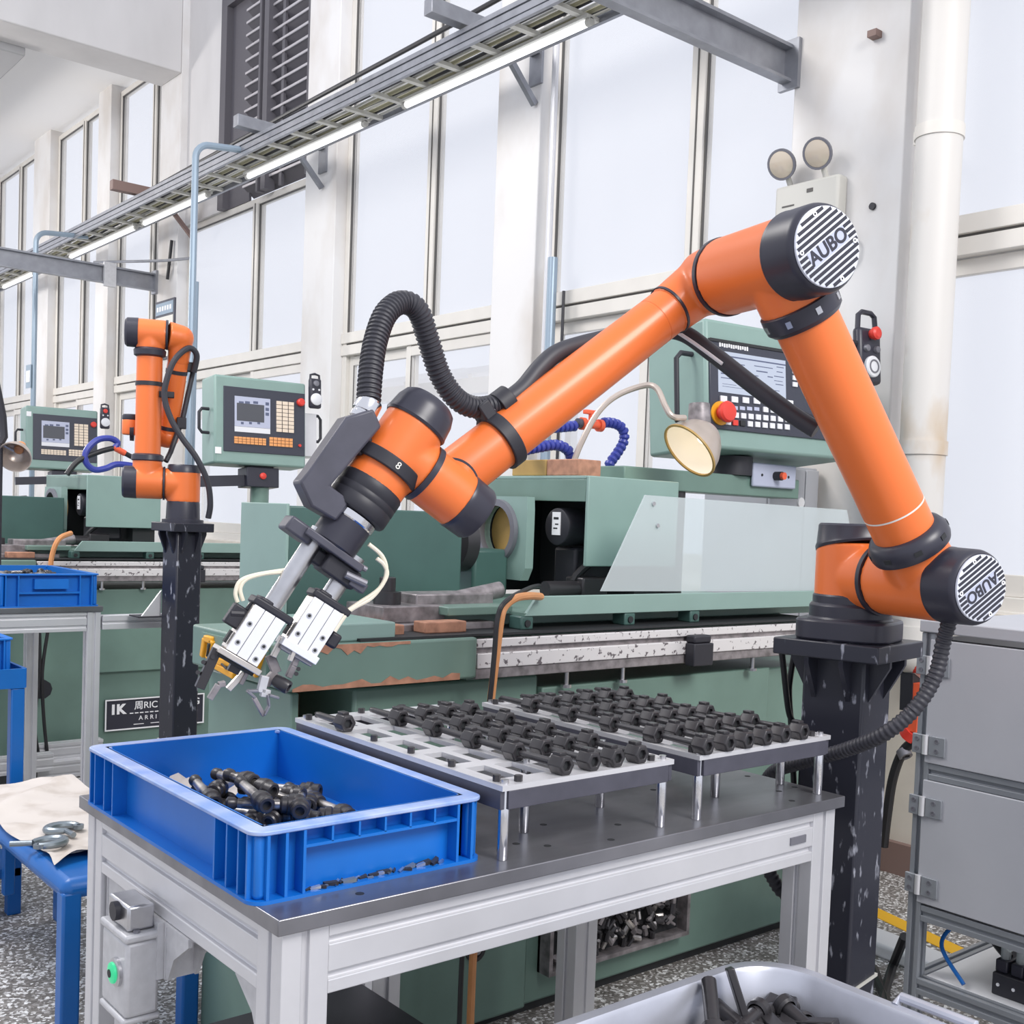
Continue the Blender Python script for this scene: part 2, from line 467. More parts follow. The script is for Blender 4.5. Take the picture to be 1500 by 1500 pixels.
# cable tray under the ceiling
tr = thing('cable_tray', (3.45, 9, 3.59), 'long galvanised cable ladder tray running along the windows', 'cable tray')
for xa, sg in ((3.30, 1), (3.60, -1)):
    m = MB()
    for za, zb, dx in ((3.59, 3.612, 0), (3.612, 3.622, .012), (3.622, 3.655, .004), (3.655, 3.662, .012), (3.662, 3.685, 0)):
        m.box(xa + sg * dx, xa + sg * .02, 1.2, 16.5, za, zb)
    m.build('side_rail', 'traygrey', tr)
proto = None
for i in range(48):
    y = 1.5 + i * .31
    MB().box(3.315, 3.585, y, y + .035, 3.592, 3.612).build('rung', 'rung', tr)
for i in range(9):
    x = 3.34 + i * .028
    pts = [(x + .006 * math.sin(j * 1.7 + i * 2), 1.3 + j * .5, 3.622 + .005 * math.sin(j + i)) for j in range(31)]
    MB().tube(pts, .009 + .003 * (i % 3 == 0), 6).build('cable', ['cableolive', 'cable', 'rung'][i % 3], tr)
oc = [(3.60, 16, 3.86), (3.60, 12, 3.84), (3.6, 9.8, 3.88), (3.6, 7.0, 3.93), (3.6, 5.2, 3.95), (3.6, 3.0, 4.0), (3.6, 1.5, 4.02)]
MB().tube(bez(oc, 6), .014, 8).build('overhead_cable', 'cable', label='black cable strung above the ladder tray', cat='cable')
def tray_arm(p, q, m, name, label):
    a, b = atz(3.74, *p), atz(3.74, *q)
    b = V((3.80, a.y, 3.74)); a = V((a.x, b.y, 3.74))
    t = thing(name, (3.8, a.y, 3.60), label, 'bracket')
    MB().box(a.x, 3.80, a.y - .035, a.y + .035, 3.70, 3.775).build('arm', m, t, bevel=.003)
    MB().box(3.785, 3.80, a.y - .05, a.y + .05, 3.55, 3.8).build('wall_plate', m, t)
    MB().bar((3.79, a.y, 3.45), (3.55, a.y, 3.70), .03, .03).build('brace', m, t)
tray_arm((345, 176), (395, 188), 'traygrey', 'tray_bracket', 'grey arm holding the tray in front of the dark louvred vent')
tray_arm((163, 270), (215, 285), 'skirting', 'tray_bracket', 'rusty brown arm holding the tray beyond the concrete beam pier')
tray_arm((627, 8), (690, 30), 'traygrey', 'tray_bracket', 'grey arm holding the tray above the pale pier without lamps')
for k, (p, q) in enumerate((((868, 5), (592, 137)), ((536, 182), (362, 247)), ((306, 277), (210, 322)), ((200, 330), (103, 373)), ((50, 398), (5, 420)))):
    a, b = atx(3.50, *p).y, atx(3.50, *q).y
    t = thing('tube_light', (3.5, (a + b) / 2, 3.56),
              ['lit tube light under the tray beside the grey channel beam at the big pale pier', 'lit tube light under the tray below the louvred vent',
               'lit tube light under the tray at the concrete beam pier', 'lit tube light under the tray past the grey bent conduit',
               'lit tube light under the tray beyond the far channel beam'][k], 'light', 'tube lights under the cable tray')
    MB().box(3.47, 3.53, a, b, 3.575, 3.59).build('housing', 'embox', t)
    MB().cyl((3.5, a + .02, 3.562), (3.5, b - .02, 3.562), .017, n=12).build('tube', 'tubelit', t)
    MB().cyl((3.5, a, 3.562), (3.5, a + .03, 3.562), .018, n=12).build('tube_socket', 'embox', t)
    MB().cyl((3.5, b - .03, 3.562), (3.5, b, 3.562), .018, n=12).build('tube_socket', 'embox', t)

# grey channel beams reaching into the hall from the piers
def channel(y, x0, label):
    t = thing('channel_beam', (3.8, y, 3.13), label, 'beam', 'channel beams at the piers')
    m = MB().box(x0, 3.80, y - .012, y, 3.13, 3.272)
    m.build('web', 'traygrey', t)
    MB().box(x0, 3.80, y - .05, y, 3.262, 3.276).build('flange', 'traygrey', t)
    MB().box(x0, 3.80, y - .05, y, 3.126, 3.138).build('flange', 'traygrey', t)
    MB().box(3.78, 3.80, y - .08, y + .02, 3.10, 3.30).build('end_plate', 'traygrey', t)
    return t
channel(3.06, -.5, 'grey channel beam fixed to the pier with the emergency lamp')
t = channel(9.86, -.5, 'grey channel beam fixed to the pier under the concrete beam')
MB().box(3.35, 3.45, 9.80, 9.83, 3.10, 3.30).build('clip', 'castalu', t)
MB().cyl((3.5, 10.5, 3.42), (3.68, 9.36, 3.30), .012, n=8).cyl((3.68, 9.36, 3.30), (3.72, 8.9, 3.26), .012, n=8).build('tie_rod', 'traygrey', label='thin steel tie rod between tray and pier', cat='rod')

# conduits dropping from the tray
def conduit(px, py0, tx, name, label, xoff, m='conduit', r=.022, bottom=1.0):
    p = atx(3.30 - xoff, px, py0); z = p.z
    x, y = p.x, p.y
    pts = [(3.42, y - .05, z + .02), (x + .10, y, z)] + [(x + .10 - .10 * math.sin(R(a)), y, z - .10 + .10 * math.cos(R(a))) for a in range(15, 91, 15)] + [(x, y, bottom)]
    t = thing(name, (x, y, bottom), label, 'conduit')
    MB().tube(pts, r, 10).build('pipe', m, t)
    return t, x, y
t, x, y = conduit(287, 208, 0, 'conduit', 'blue-grey conduit bending off the tray down past the standing robot arm', .28, bottom=1.45)
MB().tube([(x + .05, y + .05, 2.75), (x + .05, y + .05, 1.45)], .014, 8).build('thin_pipe', 'conduit', t)
t, x, y = conduit(53, 338, 0, 'conduit', 'grey conduit with small sign dropping behind the far control panel', .30, bottom=1.3)
MB().box(x - .03, x - .024, y - .02, y + .12, 2.25, 2.45).build('small_sign', 'conduit', t)
MB().box(x - .033, x - .029, y, y + .10, 2.30, 2.40).build('sign_print', 'printwhite', t)
cp = atx(3.78, 812, 200)
t = thing('conduit', (3.78, cp.y, 1.0), 'pair of steel conduits clamped beside the pale middle pier', 'conduit')
MB().tube([(3.77, cp.y, 5.2), (3.77, cp.y, 1.0)], .018, 10).build('pipe', 'alu', t)
MB().tube([(3.76, cp.y - .05, 2.62), (3.76, cp.y - .05, 1.0)], .026, 12).build('pipe', 'conduit', t)
MB().tube([(3.79, cp.y - .11, 2.45), (3.79, cp.y - .11, 1.0)], .008, 8).build('pipe', 'matblack', t)
MB().box(3.75, 3.80, cp.y - .13, cp.y + .04, 2.06, 2.085).box(3.75, 3.80, cp.y - .13, cp.y + .04, 1.5, 1.525).build('clamp', 'steel', t)
MB().tube([(3.78, 9.45, 3.5), (3.77, 9.47, 3.3), (3.77, 9.5, 3.18)], .014, 8).build('pier_cable', 'cable', label='short black cable hanging on the pier under the concrete beam', cat='cable')

# big cream pipe in front of the right window
t = thing('drain_pipe', (3.71, 2.275, .86), 'thick cream drain pipe with rust specks beside the wide pier', 'pipe')
MB().cyl((3.71, 2.275, .86), (3.71, 2.275, 5.4), .082, n=32).build('pipe', 'pipecream', t)
MB().ring((3.71, 2.275, 1.58), Z_, .080, .088, 0, .05).build('collar', 'pipecream', t)
c = MB().ring((3.71, 2.275, 2.71), Z_, .082, .087, 0, .045)
c.box(3.70, 3.80, 2.35, 2.375, 2.71, 2.755)
c.build('wall_clamp', 'frame', t)
MB().ring((3.71, 2.275, .86), Z_, .08, .0885, 0, .10).build('collar', 'pipecream', t)
MB().sphere((3.71, 2.275, .86), .082, 24, 14).cyl((3.71, 2.275, .85), (3.79, 2.275, .81), .078, n=24).build('elbow', 'pipecream', t)

# emergency lamp on the wide pier
t = thing('emergency_lamp', (3.8, 2.87, 2.48), 'cream emergency light box with two round lamps on the wide pier', 'lamp')
MB().box(3.735, 3.80, 2.72, 3.03, 2.49, 2.69).build('lamp_box', 'embox', t, bevel=.012)
MB().box(3.733, 3.736, 2.84, 2.87, 2.64, 2.655).box(3.733, 3.736, 2.93, 2.99, 2.60, 2.606).box(3.733, 3.736, 2.80, 2.85, 2.53, 2.534).build('print', 'framedark', t)
for yy, zz in ((2.975, 2.765), (2.80, 2.772)):
    ax = V((-.82, -.15, -.38)).normalized(); c = V((3.70, yy, zz))
    h = MB().lathe(c - ax * .055, ax, [(0, .022), (.015, .045), (.045, .060), (.055, .061)], 24).build('lamp_head', 'embox', t)
    MB().lathe(c, ax, [(-.002, .055), (.006, .052), (.012, .035), (.014, .005)], 24).build('lens', 'emlens', h)
    MB().ring(c, ax, .053, .062, -.004, .006, 24).build('bezel', 'aludark', h)
    MB().cyl(c - ax * .04 - Z_ * .03, (3.765, yy, 2.69), .012, n=10).build('lamp_neck', 'embox', t)
MB().box(3.755, 3.80, 2.70, 2.80, 2.36, 2.49).build('socket', 'embox', t, bevel=.008)
MB().tube(bez([(3.77, 2.70, 2.46), (3.76, 2.66, 2.43), (3.77, 2.665, 2.36), (3.78, 2.70, 2.33)], 5), .006, 6).build('cord', 'framedark', t)
t = thing('wall_hook', (3.79, 2.62, 3.19), 'small rusty hook sticking out of the wide pier', 'hook')
MB().box(3.76, 3.80, 2.60, 2.64, 3.19, 3.215).build('stub', 'skirting', t)
MB().cyl((3.79, 2.60, 2.55), (3.80, 2.60, 2.55), .014, n=12).build('wall_plug', 'matblack', label='round black plug in the wide pier', cat='plug')

# framed notice behind the far robot
t = thing('notice_board', (3.79, 9.58, 2.55), 'framed notice with a blue header on the far pier', 'notice')
MB().box(3.785, 3.80, 9.375, 9.785, 2.52, 3.02).build('notice_frame', 'gunmetal', t)
MB().box(3.781, 3.786, 9.395, 9.765, 2.54, 2.88).build('sheet', 'paper', t)
MB().box(3.781, 3.786, 9.395, 9.765, 2.90, 3.0).build('header', 'conduit', t)
for k in range(6):
    MB().box(3.779, 3.782, 9.43 + k * .055, 9.465 + k * .055, 2.93, 2.97).build('header_character', 'printwhite', t)

# a pale canopy outside the middle window
t = thing('outdoor_canopy', (6.5, 8.2, 0), 'pale steel canopy roof seen through the middle window', 'canopy')
for k in range(7):
    MB().bar((5.2, 6.2 + k * .9, 2.35 + .0), (8.4, 6.2 + k * .9, 3.1), .05, .06).build('rafter', 'ceil', t)
MB().box(5.15, 5.25, 5.8, 12, 2.22, 2.34).build('eaves_beam', 'ceil', t)
for yy in (5.9, 8.9, 11.9):
    MB().box(5.17, 5.23, yy - .03, yy + .03, 0, 2.22).build('post', 'ceil', t)

# floor marking and cable cover
a = atz(0, 1284, 1337); b = atz(0, 1400, 1392)
d = (b - a).normalized(); n_ = V((-d.y, d.x, 0))
MB().obox((a + b) / 2 + V((0, 0, .001)) - d * .3, d, n_, Z_, .9, .035, .001).build('floor_marking', 'floorline', label='yellow painted line on the speckled floor', cat='line')
a = atz(.03, 1284, 1375); b = atz(.03, 1500, 1460)
d = (b - a).normalized(); n_ = V((-d.y, d.x, 0))
MB().obox((a + b) / 2 + V((0, 0, -.008)), d, n_, Z_, .50, .06, .022).build('cable_cover', 'white', bevel=.01, label='white cable cover lying on the floor by the cabinet', cat='cable cover')

# ------------------------------------------------------------------ extruded profile with T-slots
def profile(parent, name, p0, p1, w, h, up=(0, 0, 1), slots=1, m='alu'):
    """an aluminium extrusion: body with grooves cut on its four sides"""
    p0, p1 = V(p0), V(p1); d = (p1 - p0).normalized()
    x = d.cross(V(up)).normalized(); z = x.cross(d).normalized()
    def side(n, wd):
        pts = []
        for k in range(n):
            c = -wd / 2 + wd * (k + .5) / n
            pts += [(c - .005, 0), (c - .005, -.007), (c + .005, -.007), (c + .005, 0)]
        return pts
    sx = max(1, round(w / .045)); sz = max(1, round(h / .045))
    poly = []
    poly += [(-w / 2, -h / 2)] + [(u, -h / 2 - v) for u, v in side(sx, w)]
    poly += [(w / 2, -h / 2)] + [(w / 2 + v, u) for u, v in side(sz, h)]
    poly += [(w / 2, h / 2)] + [(-u, h / 2 + v) for u, v in side(sx, w)]
    poly += [(-w / 2, h / 2)] + [(-w / 2 - v, -u) for u, v in side(sz, h)]
    return MB().prism(poly, p0, x, z, 1).build_len(p1, p0, name, m, parent)
def _bl(s, p1, p0, name, m, parent):
    n = len(s.v) // 2; d = V(p1) - V(p0)
    for i in range(n): s.v[n + i] = s.v[i] + d
    return s.build(name, m, parent, bevel=.0015, smooth=False)
MB.build_len = _bl

# ------------------------------------------------------------------ work table
TX0, TX1, TY0, TY1, TZ = .643, 1.806, 1.23, 1.952, .80
tb = thing('work_table', (1.22, 1.59, 0), 'aluminium profile work table with thick grey steel top', 'table')
ttop = MB().box(TX0, TX1, TY0, TY1, TZ - .021, TZ).build('table_top', 'top', tb, bevel=.0015)
for px, py in ((527, 1309), (756, 1236), (802, 1239), (796, 1208), (895, 1230), (905, 1208), (1141, 1159), (1160, 1173), (1164, 1153), (1095, 1137), (957, 1157)):
    p = atz(TZ, px, py)
    MB().lathe(p + V((0, 0, -.004)), Z_, [(0, .006), (.0043, .006)], 16).build('bolt_hole', 'shadeblack', ttop)
L0 = TZ - .022
e = .033
for x in (TX0 + e + .012, TX1 - e - .012):
    for y in (TY0 + e + .012, TY1 - e - .012):
        profile(tb, 'leg', (x, y, .03), (x, y, L0), .066, .066, up=(0, 1, 0))
        MB().cyl((x, y, 0), (x, y, .03), .025, n=16).build('levelling_foot', 'matblack', tb)
profile(tb, 'leg', (1.22, TY1 - e - .012, .03), (1.22, TY1 - e - .012, L0), .066, .066, up=(0, 1, 0))
MB().cyl((1.22, TY1 - e - .012, 0), (1.22, TY1 - e - .012, .03), .025, n=16).build('levelling_foot', 'matblack', tb)
xa, xb = TX0 + .078, TX1 - .078
ya, yb = TY0 + .078, TY1 - .078
for y in (TY0 + .035, TY1 - .035):
    profile(tb, 'rail', (xa, y, L0 - .046), (xb, y, L0 - .046), .045, .092)
for x in (TX0 + .035, TX1 - .035):
    profile(tb, 'rail', (x, ya, L0 - .046), (x, yb, L0 - .046), .045, .092)
def gusset(p, ux, uz, th=.03, s=.085, n=None):
    o = V(p); ux = V(ux); uz = V(uz)
    t = ux.cross(uz).normalized() * th
    b = MB()
    nn_ = ux.cross(uz).normalized()
    rib = [(.0062, .0062), (s - .001, .0062), (s - .001, .013), (.012 + s * .25, s * .55), (.013, s - .001), (.0062, s - .001)]
    b.prism(rib, o + nn_ * .001, ux, uz, .006)
    b.prism(rib, o + t - nn_ * .007, ux, uz, .006)
    b.prism([(.0005, .0005), (s, .0005), (s, .006), (.0005, .006)], o, ux, uz, th)
    b.prism([(.0005, .0061), (.006, .0061), (.006, s), (.0005, s)], o, ux, uz, th)
    return b.build('gusset_bracket', 'castalu', tb)
zr = L0 - .0925
gusset((1.186, TY1 - .07, zr), (-1, 0, 0), (0, 0, -1))
gusset((1.254, TY1 - .03, zr), (1, 0, 0), (0, 0, -1))
gusset((TX0 + .055, ya + .005, zr), (0, 1, 0), (0, 0, -1))
gusset((TX0 + .02, yb - .005, zr), (0, -1, 0), (0, 0, -1))
gusset((TX0 + .05, 1.60, zr), (0, 1, 0), (0, 0, -1), .05)
gusset((TX0 + .01, 1.60, zr), (0, -1, 0), (0, 0, -1), .05)
MB().box(1.66, 1.705, TY0 + .010, TY0 + .0125, L0 - .052, L0 - .038).build('slot_cover', 'aludark', tb)

# control box with the green button hangs on the left side of the table
bx = thing('button_box', (0.644, 1.80, .42), 'cast grey switch box with a round green lit button', 'switch box')
c0 = atx(.609, 176, 1415)
yc, zc = c0.y, c0.z
MB().box(0.599, 0.649, yc - .05, yc + .05, zc - .062, zc + .050).build('box_body', 'castalu', bx, bevel=.006)
MB().box(0.596, 0.652, yc - .053, yc + .053, zc + .050, zc + .062).build('box_lid', 'castalu', bx, bevel=.004)
MB().box(0.596, 0.652, yc - .05, yc + .05, zc - .072, zc - .062).build('box_base', 'castalu', bx, bevel=.004)
for sy in (-1, 1):
    MB().cyl((0.616, yc + sy * .043, zc + .062), (0.616, yc + sy * .043, zc + .065), .005, n=10).build('screw', 'aludark', bx)
MB().box(0.604, 0.644, yc - .04, yc + .04, zc + .063, zc + .10).build('mounting_bracket', 'steel', bx, bevel=.004)
MB().cyl((0.596, yc, zc + .085), (0.604, yc, zc + .085), .014, n=16).build('mounting_bolt', 'matblack', bx)
gb = MB().lathe((0.599, yc - .018, zc), -X_, [(0, .021), (.005, .021), (.007, .016)], 24).build('button_bezel', 'steel', bx)
MB().lathe((0.593, yc - .018, zc), -X_, [(0, .016), (.004, .015), (.006, .008)], 24).build('button', 'greenlit', gb, label='green lit push button')
MB().lathe((.5868, yc - .018, zc), -X_, [(0, .006), (.001, .006)], 16).build('button_centre', 'shadeblack', gb)
MB().box(0.606, 0.629, yc - .014, yc + .014, zc - .12, zc - .072).build('cable_gland', 'castalu', bx, bevel=.003)
MB().tube([(0.617, yc, zc - .12), (0.617, yc, .05)], .008, 8).build('cord', 'cable', bx)

# ------------------------------------------------------------------ blue stacking crates
def crate(x0, x1, y0, y1, z0, h, label, group=None, detail=True, m='blue'):
    r = thing('stacking_crate', ((x0 + x1) / 2, (y0 + y1) / 2, z0), label, 'crate', group)
    ins = .024
    a0, a1, b0, b1 = x0 + ins, x1 - ins, y0 + ins, y1 - ins
    zt = z0 + h
    w = MB()
    th = .004
    w.box(a0 + .002, a1 - .002, b0 + .002, b1 - .002, z0 + .003, z0 + .009)
    w.box(a0, a0 + th, b0, b1, z0 + .004, zt).box(a1 - th, a1, b0, b1, z0 + .004, zt)
    w.box(a0, a1, b0, b0 + th, z0 + .004, zt).box(a0, a1, b1 - th, b1, z0 + .004, zt)
    w.build('basin', m, r)
    def ringbox(zb, ztp, i0):
        q = MB()
        def rr(x0, x1, y0, y1, rad, n=5):
            pts = []
            for cx, cy, s in ((x1 - rad, y1 - rad, 0), (x0 + rad, y1 - rad, 90), (x0 + rad, y0 + rad, 180), (x1 - rad, y0 + rad, 270)):
                for k in range(n + 1):
                    an = R(s + 90 * k / n); pts.append((cx + rad * math.cos(an), cy + rad * math.sin(an)))
            return pts
        o = rr(x0, x1, y0, y1, .022); i = rr(x0 + i0, x1 - i0, y0 + i0, y1 - i0, .012)
        n = len(o)
        vs = [(x, y, z) for z in (zb, ztp) for x, y in o] + [(x, y, z) for z in (zb, ztp) for x, y in i]
        fs = []
        for k in range(n):
            j = (k + 1) % n
            fs += [(k, j, n + j, n + k), (2 * n + j, 2 * n + k, 3 * n + k, 3 * n + j), (n + k, n + j, 3 * n + j, 3 * n + k), (j, k, 2 * n + k, 2 * n + j)]
        return q.add(vs, fs)
    ringbox(zt - .006, zt, ins + th - .001).build('rim', 'bluerim' if detail else m, r, bevel=.0015)
    ringbox(z0, z0 + .005, ins + .002).build('base_flange', m, r)
    H0, H1 = z0 + .004, zt - .004
    for xa_, xb_ in ((x0 + .008, a0 + .002), (a1 - .002, x1 - .008)):
        for ya_, yb_ in ((y0 + .008, b0 + .002), (b1 - .002, y1 - .008)):
            MB().box(xa_, xb_, ya_, yb_, H0, H1).build('corner_post', m, r, bevel=.006)
    ln = (y1 - y0)
    wd = (x1 - x0)
    # upright ribs on the long sides
    for f in (.035, .075, .13, .19, .80, .86, .93, .965) if detail else (.1, .2, .8, .9):
        yy = y0 + ln * f
        for xa_, xb_ in ((x0 + .0015, a0 + .001), (a1 - .001, x1 - .0015)):
            MB().box(xa_, xb_, yy - .002, yy + .002, H0, H1).build('rib', m, r)
    # upright ribs on the short sides
    for f in (.06, .13, .20, .87, .94) if detail else (.08, .2, .8, .92):
        xx = x0 + wd * f
        for ya_, yb_ in ((y0 + .0015, b0 + .001), (b1 - .001, y1 - .0015)):
            MB().box(xx - .002, xx + .002, ya_, yb_, H0, H1).build('rib', m, r)
    if detail:
        for ya_, yb_ in ((y0 + .002, b0 + .001), (b1 - .001, y1 - .002)):
            MB().box(x0 + wd * .20, x0 + wd * .87, ya_, yb_, zt - .030, zt - .026).build('lip', m, r)
            for k in range(1, 6):
                xx = x0 + wd * (.20 + .67 * k / 6)
                MB().box(xx - .0015, xx + .0015, ya_, yb_, zt - .027, H1).build('rib', m, r)
    else:
        MB().box(x0 + wd * .35, x0 + wd * .68, y0 - .002, b0, z0 + h * .55, z0 + h * .85).build('label_holder', m, r)
        MB().box(x0 + wd * .2, x0 + wd * .8, y0 + .004, b0, z0 + h * .4, z0 + h * .46).build('lip', m, r)
    return r
CRX0, CRX1, CRY0, CRY1, CRH = .636, .998, 1.287, 1.905, .094
crate(CRX0, CRX1, CRY0, CRY1, TZ, CRH, 'wide blue plastic crate holding a heap of dark rods on the work table')
dirt = thing('swarf_dirt', (.82, 1.30, TZ + .005), 'grimy swarf and chips lying on the outer ledge of the wide blue crate', 'swarf')
for k in range(26):
    x = CRX0 + .362 * (.23 + .6 * k / 26); y = 1.298 + random.uniform(-.004, .005); s = random.uniform(.002, .0055)
    MB().obox((x, y, TZ + .005 + s * .5), (1, random.uniform(-1, 1), .2), (0, 1, .1), (0, 0, 1), s * 1.8, s * .7, s * .5).build('chip', ['oil', 'steel', 'oil', 'hook'][k % 4], dirt)

# ------------------------------------------------------------------ drilled rods
def make_rod(name, label, group):
    r = thing(name, (0, 0, 0), label, 'machine part', group)
    # shaft along +Y, thick head at the origin end
    MB().lathe((0, .012, 0), Y_, [(0, .0075), (.01, .0066), (.065, .0056), (.078, .0050), (.081, .0035)], 12).build('shaft', 'oil', r)
    hd = MB().lathe((0, -.018, 0), Y_, [(.007, .0078), (0, .0082), (0, .0145), (.003, .0165), (.028, .0165), (.034, .010)], 6, cap=False)
    h = hd.build('head', 'oil', r, bevel=.0012)
    MB().lathe((0, -.0118, 0), Y_, [(0, .0080), (.0015, .0080)], 12).build('bore', 'shadeblack', h)
    MB().box(-.007, .007, -.008, .010, .012, .0195).build('lug', 'oil', r, bevel=.0015)
    return r
# fixture plates on steel posts
PZ = .912
def fixture(name, x0, x1, y0, y1, ncol, nrow, label, posts, occupied, rodlabel, group):
    f = thing(name, ((x0 + x1) / 2, (y0 + y1) / 2, TZ), label, 'fixture')
    px_ = (x1 - x0 - .03) / ncol; py_ = (y1 - y0 - .05) / nrow
    # lattice plate with rectangular windows
    xs = [x0]; ys = [y0]
    for i in range(ncol):
        c = x0 + .015 + px_ * (i + .5); xs += [c - px_ * .34, c + px_ * .34]
    xs.append(x1)
    for j in range(nrow):
        c = y0 + .025 + py_ * (j + .5); ys += [c - py_ * .36, c + py_ * .36]
    ys.append(y1)
    nx, ny = len(xs), len(ys)
    vs = [(x, y, z) for z in (PZ - .008, PZ) for y in ys for x in xs]
    fs = []
    def solid(i, j): return 0 <= i < nx - 1 and 0 <= j < ny - 1 and not (i % 2 == 1 and j % 2 == 1)
    N = nx * ny
    for j in range(ny - 1):
        for i in range(nx - 1):
            if not solid(i, j): continue
            a, b, c, d = j * nx + i, j * nx + i + 1, (j + 1) * nx + i + 1, (j + 1) * nx + i
            fs += [(d, c, b, a), (N + a, N + b, N + c, N + d)]
            for (p, q), (di, dj) in (((a, b), (0, -1)), ((b, c), (1, 0)), ((c, d), (0, 1)), ((d, a), (-1, 0))):
                if not solid(i + di, j + dj): fs.append((p, q, N + q, N + p))
    MB().add(vs, fs).build('plate', 'alu', f, smooth=False)
    for xx in (x0 + .0, x1 - .008):
        MB().box(xx, xx + .008, y0 + .004, y1 - .004, PZ - .036, PZ - .008).build('side_strip', 'gunmetal', f, bevel=.001)
    for yy in (y0, y1 - .008):
        MB().box(x0 + .012, x1 - .012, yy, yy + .008, PZ - .036, PZ - .008).build('end_strip', 'gunmetal', f, bevel=.001)
    for p in posts:
        MB().cyl((*p, TZ), (*p, PZ - .006), .0085, n=20, bev=.001).build('post', 'chrome', f)
        MB().cyl((*p, PZ), (*p, PZ + .006), .006, n=12).build('post_screw', 'steel', f)
    # locating pins round the edge
    for k in range(nrow + 1):
        MB().cyl((x0 + .012, y0 + .03 + (y1 - y0 - .06) * k / nrow, PZ), (x0 + .012, y0 + .03 + (y1 - y0 - .06) * k / nrow, PZ + .010), .006, n=6).build('locating_pin', 'oil', f)
    for k in range(4):
        xx = x0 + .04 + (x1 - x0 - .08) * k / 3
        MB().cyl((xx, y0 + .014, PZ), (xx, y0 + .014, PZ + .009), .0065, n=6).build('locating_pin', 'oil', f)
        MB().cyl((xx, y1 - .014, PZ), (xx, y1 - .014, PZ + .009), .0065, n=6).build('locating_pin', 'oil', f)
    rod = None
    ORD = ['first', 'second', 'third', 'fourth', 'fifth', 'sixth']
    nrow_ = 5; ncol_ = len(occupied) // nrow_
    for k, (x, y) in enumerate(occupied):
        lab = '%s, %s row from table front, %s from crate' % (rodlabel, ORD[nrow_ - 1 - k // ncol_], ORD[k % ncol_])
        loc = (x, y, PZ + .0145)
        if rod is None:
            rod = make_rod('drilled_rod', lab, group); rod.location = loc
        else:
            copy_tree(rod, loc=loc, rot=(0, 0, random.uniform(-.03, .03)), label=lab)
    return f
h1 = [(579, 1051), (616, 1046), (652, 1043), (685, 1040), (633, 1065), (670.6, 1060), (706, 1057), (739, 1053), (692, 1080.5), (730.5, 1075.5), (766, 1073), (802, 1068),
      (756, 1098), (795, 1093), (831, 1088), (866, 1084), (827, 1117), (867, 1111), (903, 1107), (939, 1102)]
P1X0, P1X1, P1Y0, P1Y1 = 1.008, 1.366, 1.262, 1.885
P2X0, P2X1, P2Y0, P2Y1 = 1.424, 1.790, 1.258, 1.862
# columns and rows read from the photograph's rows of heads
def grid(pts, nc):
    q = [atz(PZ + .016, *p) for p in pts]
    nr = len(q) // nc
    cx = [sum(q[r * nc + c].x for r in range(nr)) / nr for c in range(nc)]
    cy = [sum(q[r * nc + c].y for c in range(nc)) / nc for r in range(nr)]
    return [(x, y + .004) for y in cy for x in cx]
g1 = grid(h1, 4)
iso = atz(PZ + .016, 503, 1057)
fixture('fixture_plate', P1X0, P1X1, P1Y0, P1Y1, 6, 5, 'slotted fixture plate on steel posts with its row of windows beside the crate left empty',
        ((1.022, 1.275), (1.352, 1.275), (1.14, 1.37), (1.352, 1.42), (1.022, 1.87), (1.352, 1.87)), g1,
        'dark drilled rod, half empty plate', 'drilled rods on the half empty plate')
r0 = make_rod('drilled_rod', 'dark rod lying alone at the back corner of the half empty fixture plate', None); r0.location = (iso.x, iso.y, PZ + .0145)
h2 = [(207, 140), (288, 130), (370, 125), (445, 118), (515, 108), (590, 103), (362, 178), (445, 165), (520, 155), (600, 148), (670, 143), (740, 135),
      (527, 213), (610, 202), (690, 195), (765, 185), (840, 178), (910, 168), (705, 255), (790, 243), (865, 235), (945, 225), (1020, 213), (1090, 203),
      (905, 300), (980, 288), (1065, 277), (1140, 267), (1215, 257), (1290, 243)]
g2 = grid([(700 + x / 2.727, 980 + y / 2.727) for x, y in h2], 6)
fixture('fixture_plate', P2X0, P2X1, P2Y0, P2Y1, 6, 5, 'slotted fixture plate on steel posts fully loaded with dark rods',
        ((1.438, 1.272), (1.776, 1.272), (1.585, 1.36), (1.776, 1.36), (1.438, 1.85), (1.776, 1.85)), g2,
        'dark drilled rod, fully loaded plate', 'drilled rods on the full plate')

# heap of rods in the crate
def make_heap_rod(label, group):
    r = thing('loose_rod', (0, 0, 0), label, 'machine part', group)
    MB().lathe((0, -.045, 0), Y_, [(0, .0075), (.06, .0085), (.075, .007)], 12).build('shaft', 'rod', r)
    h = MB().lathe((0, .018, 0), Y_, [(0, .010), (.003, .0135), (.010, .0135), (.012, .0155), (.020, .0155), (.023, .013), (.034, .013), (.036, .011), (.036, .007), (.028, .006)], 16, cap=False).build('collar_head', 'oil', r)
    MB().lathe((0, .046, 0), Y_, [(0, .0065), (.001, .0065)], 12).build('bore', 'shadeblack', h)
    MB().lathe((0, -.062, 0), Y_, [(0, .006), (.003, .010), (.012, .010), (.017, .007)], 12).build('tail', 'oil', r)
    return r
hp = [(300, 1160), (330, 1150), (345, 1175), (372, 1163), (325, 1185), (355, 1190), (392, 1178), (410, 1190), (380, 1196), (432, 1190), (305, 1178), (345, 1140), (368, 1147),
      (450, 1165), (470, 1150), (478, 1165), (488, 1185), (415, 1170), (440, 1175), (400, 1160), (362, 1178), (420, 1196), (448, 1195), (320, 1168)]
proto = None
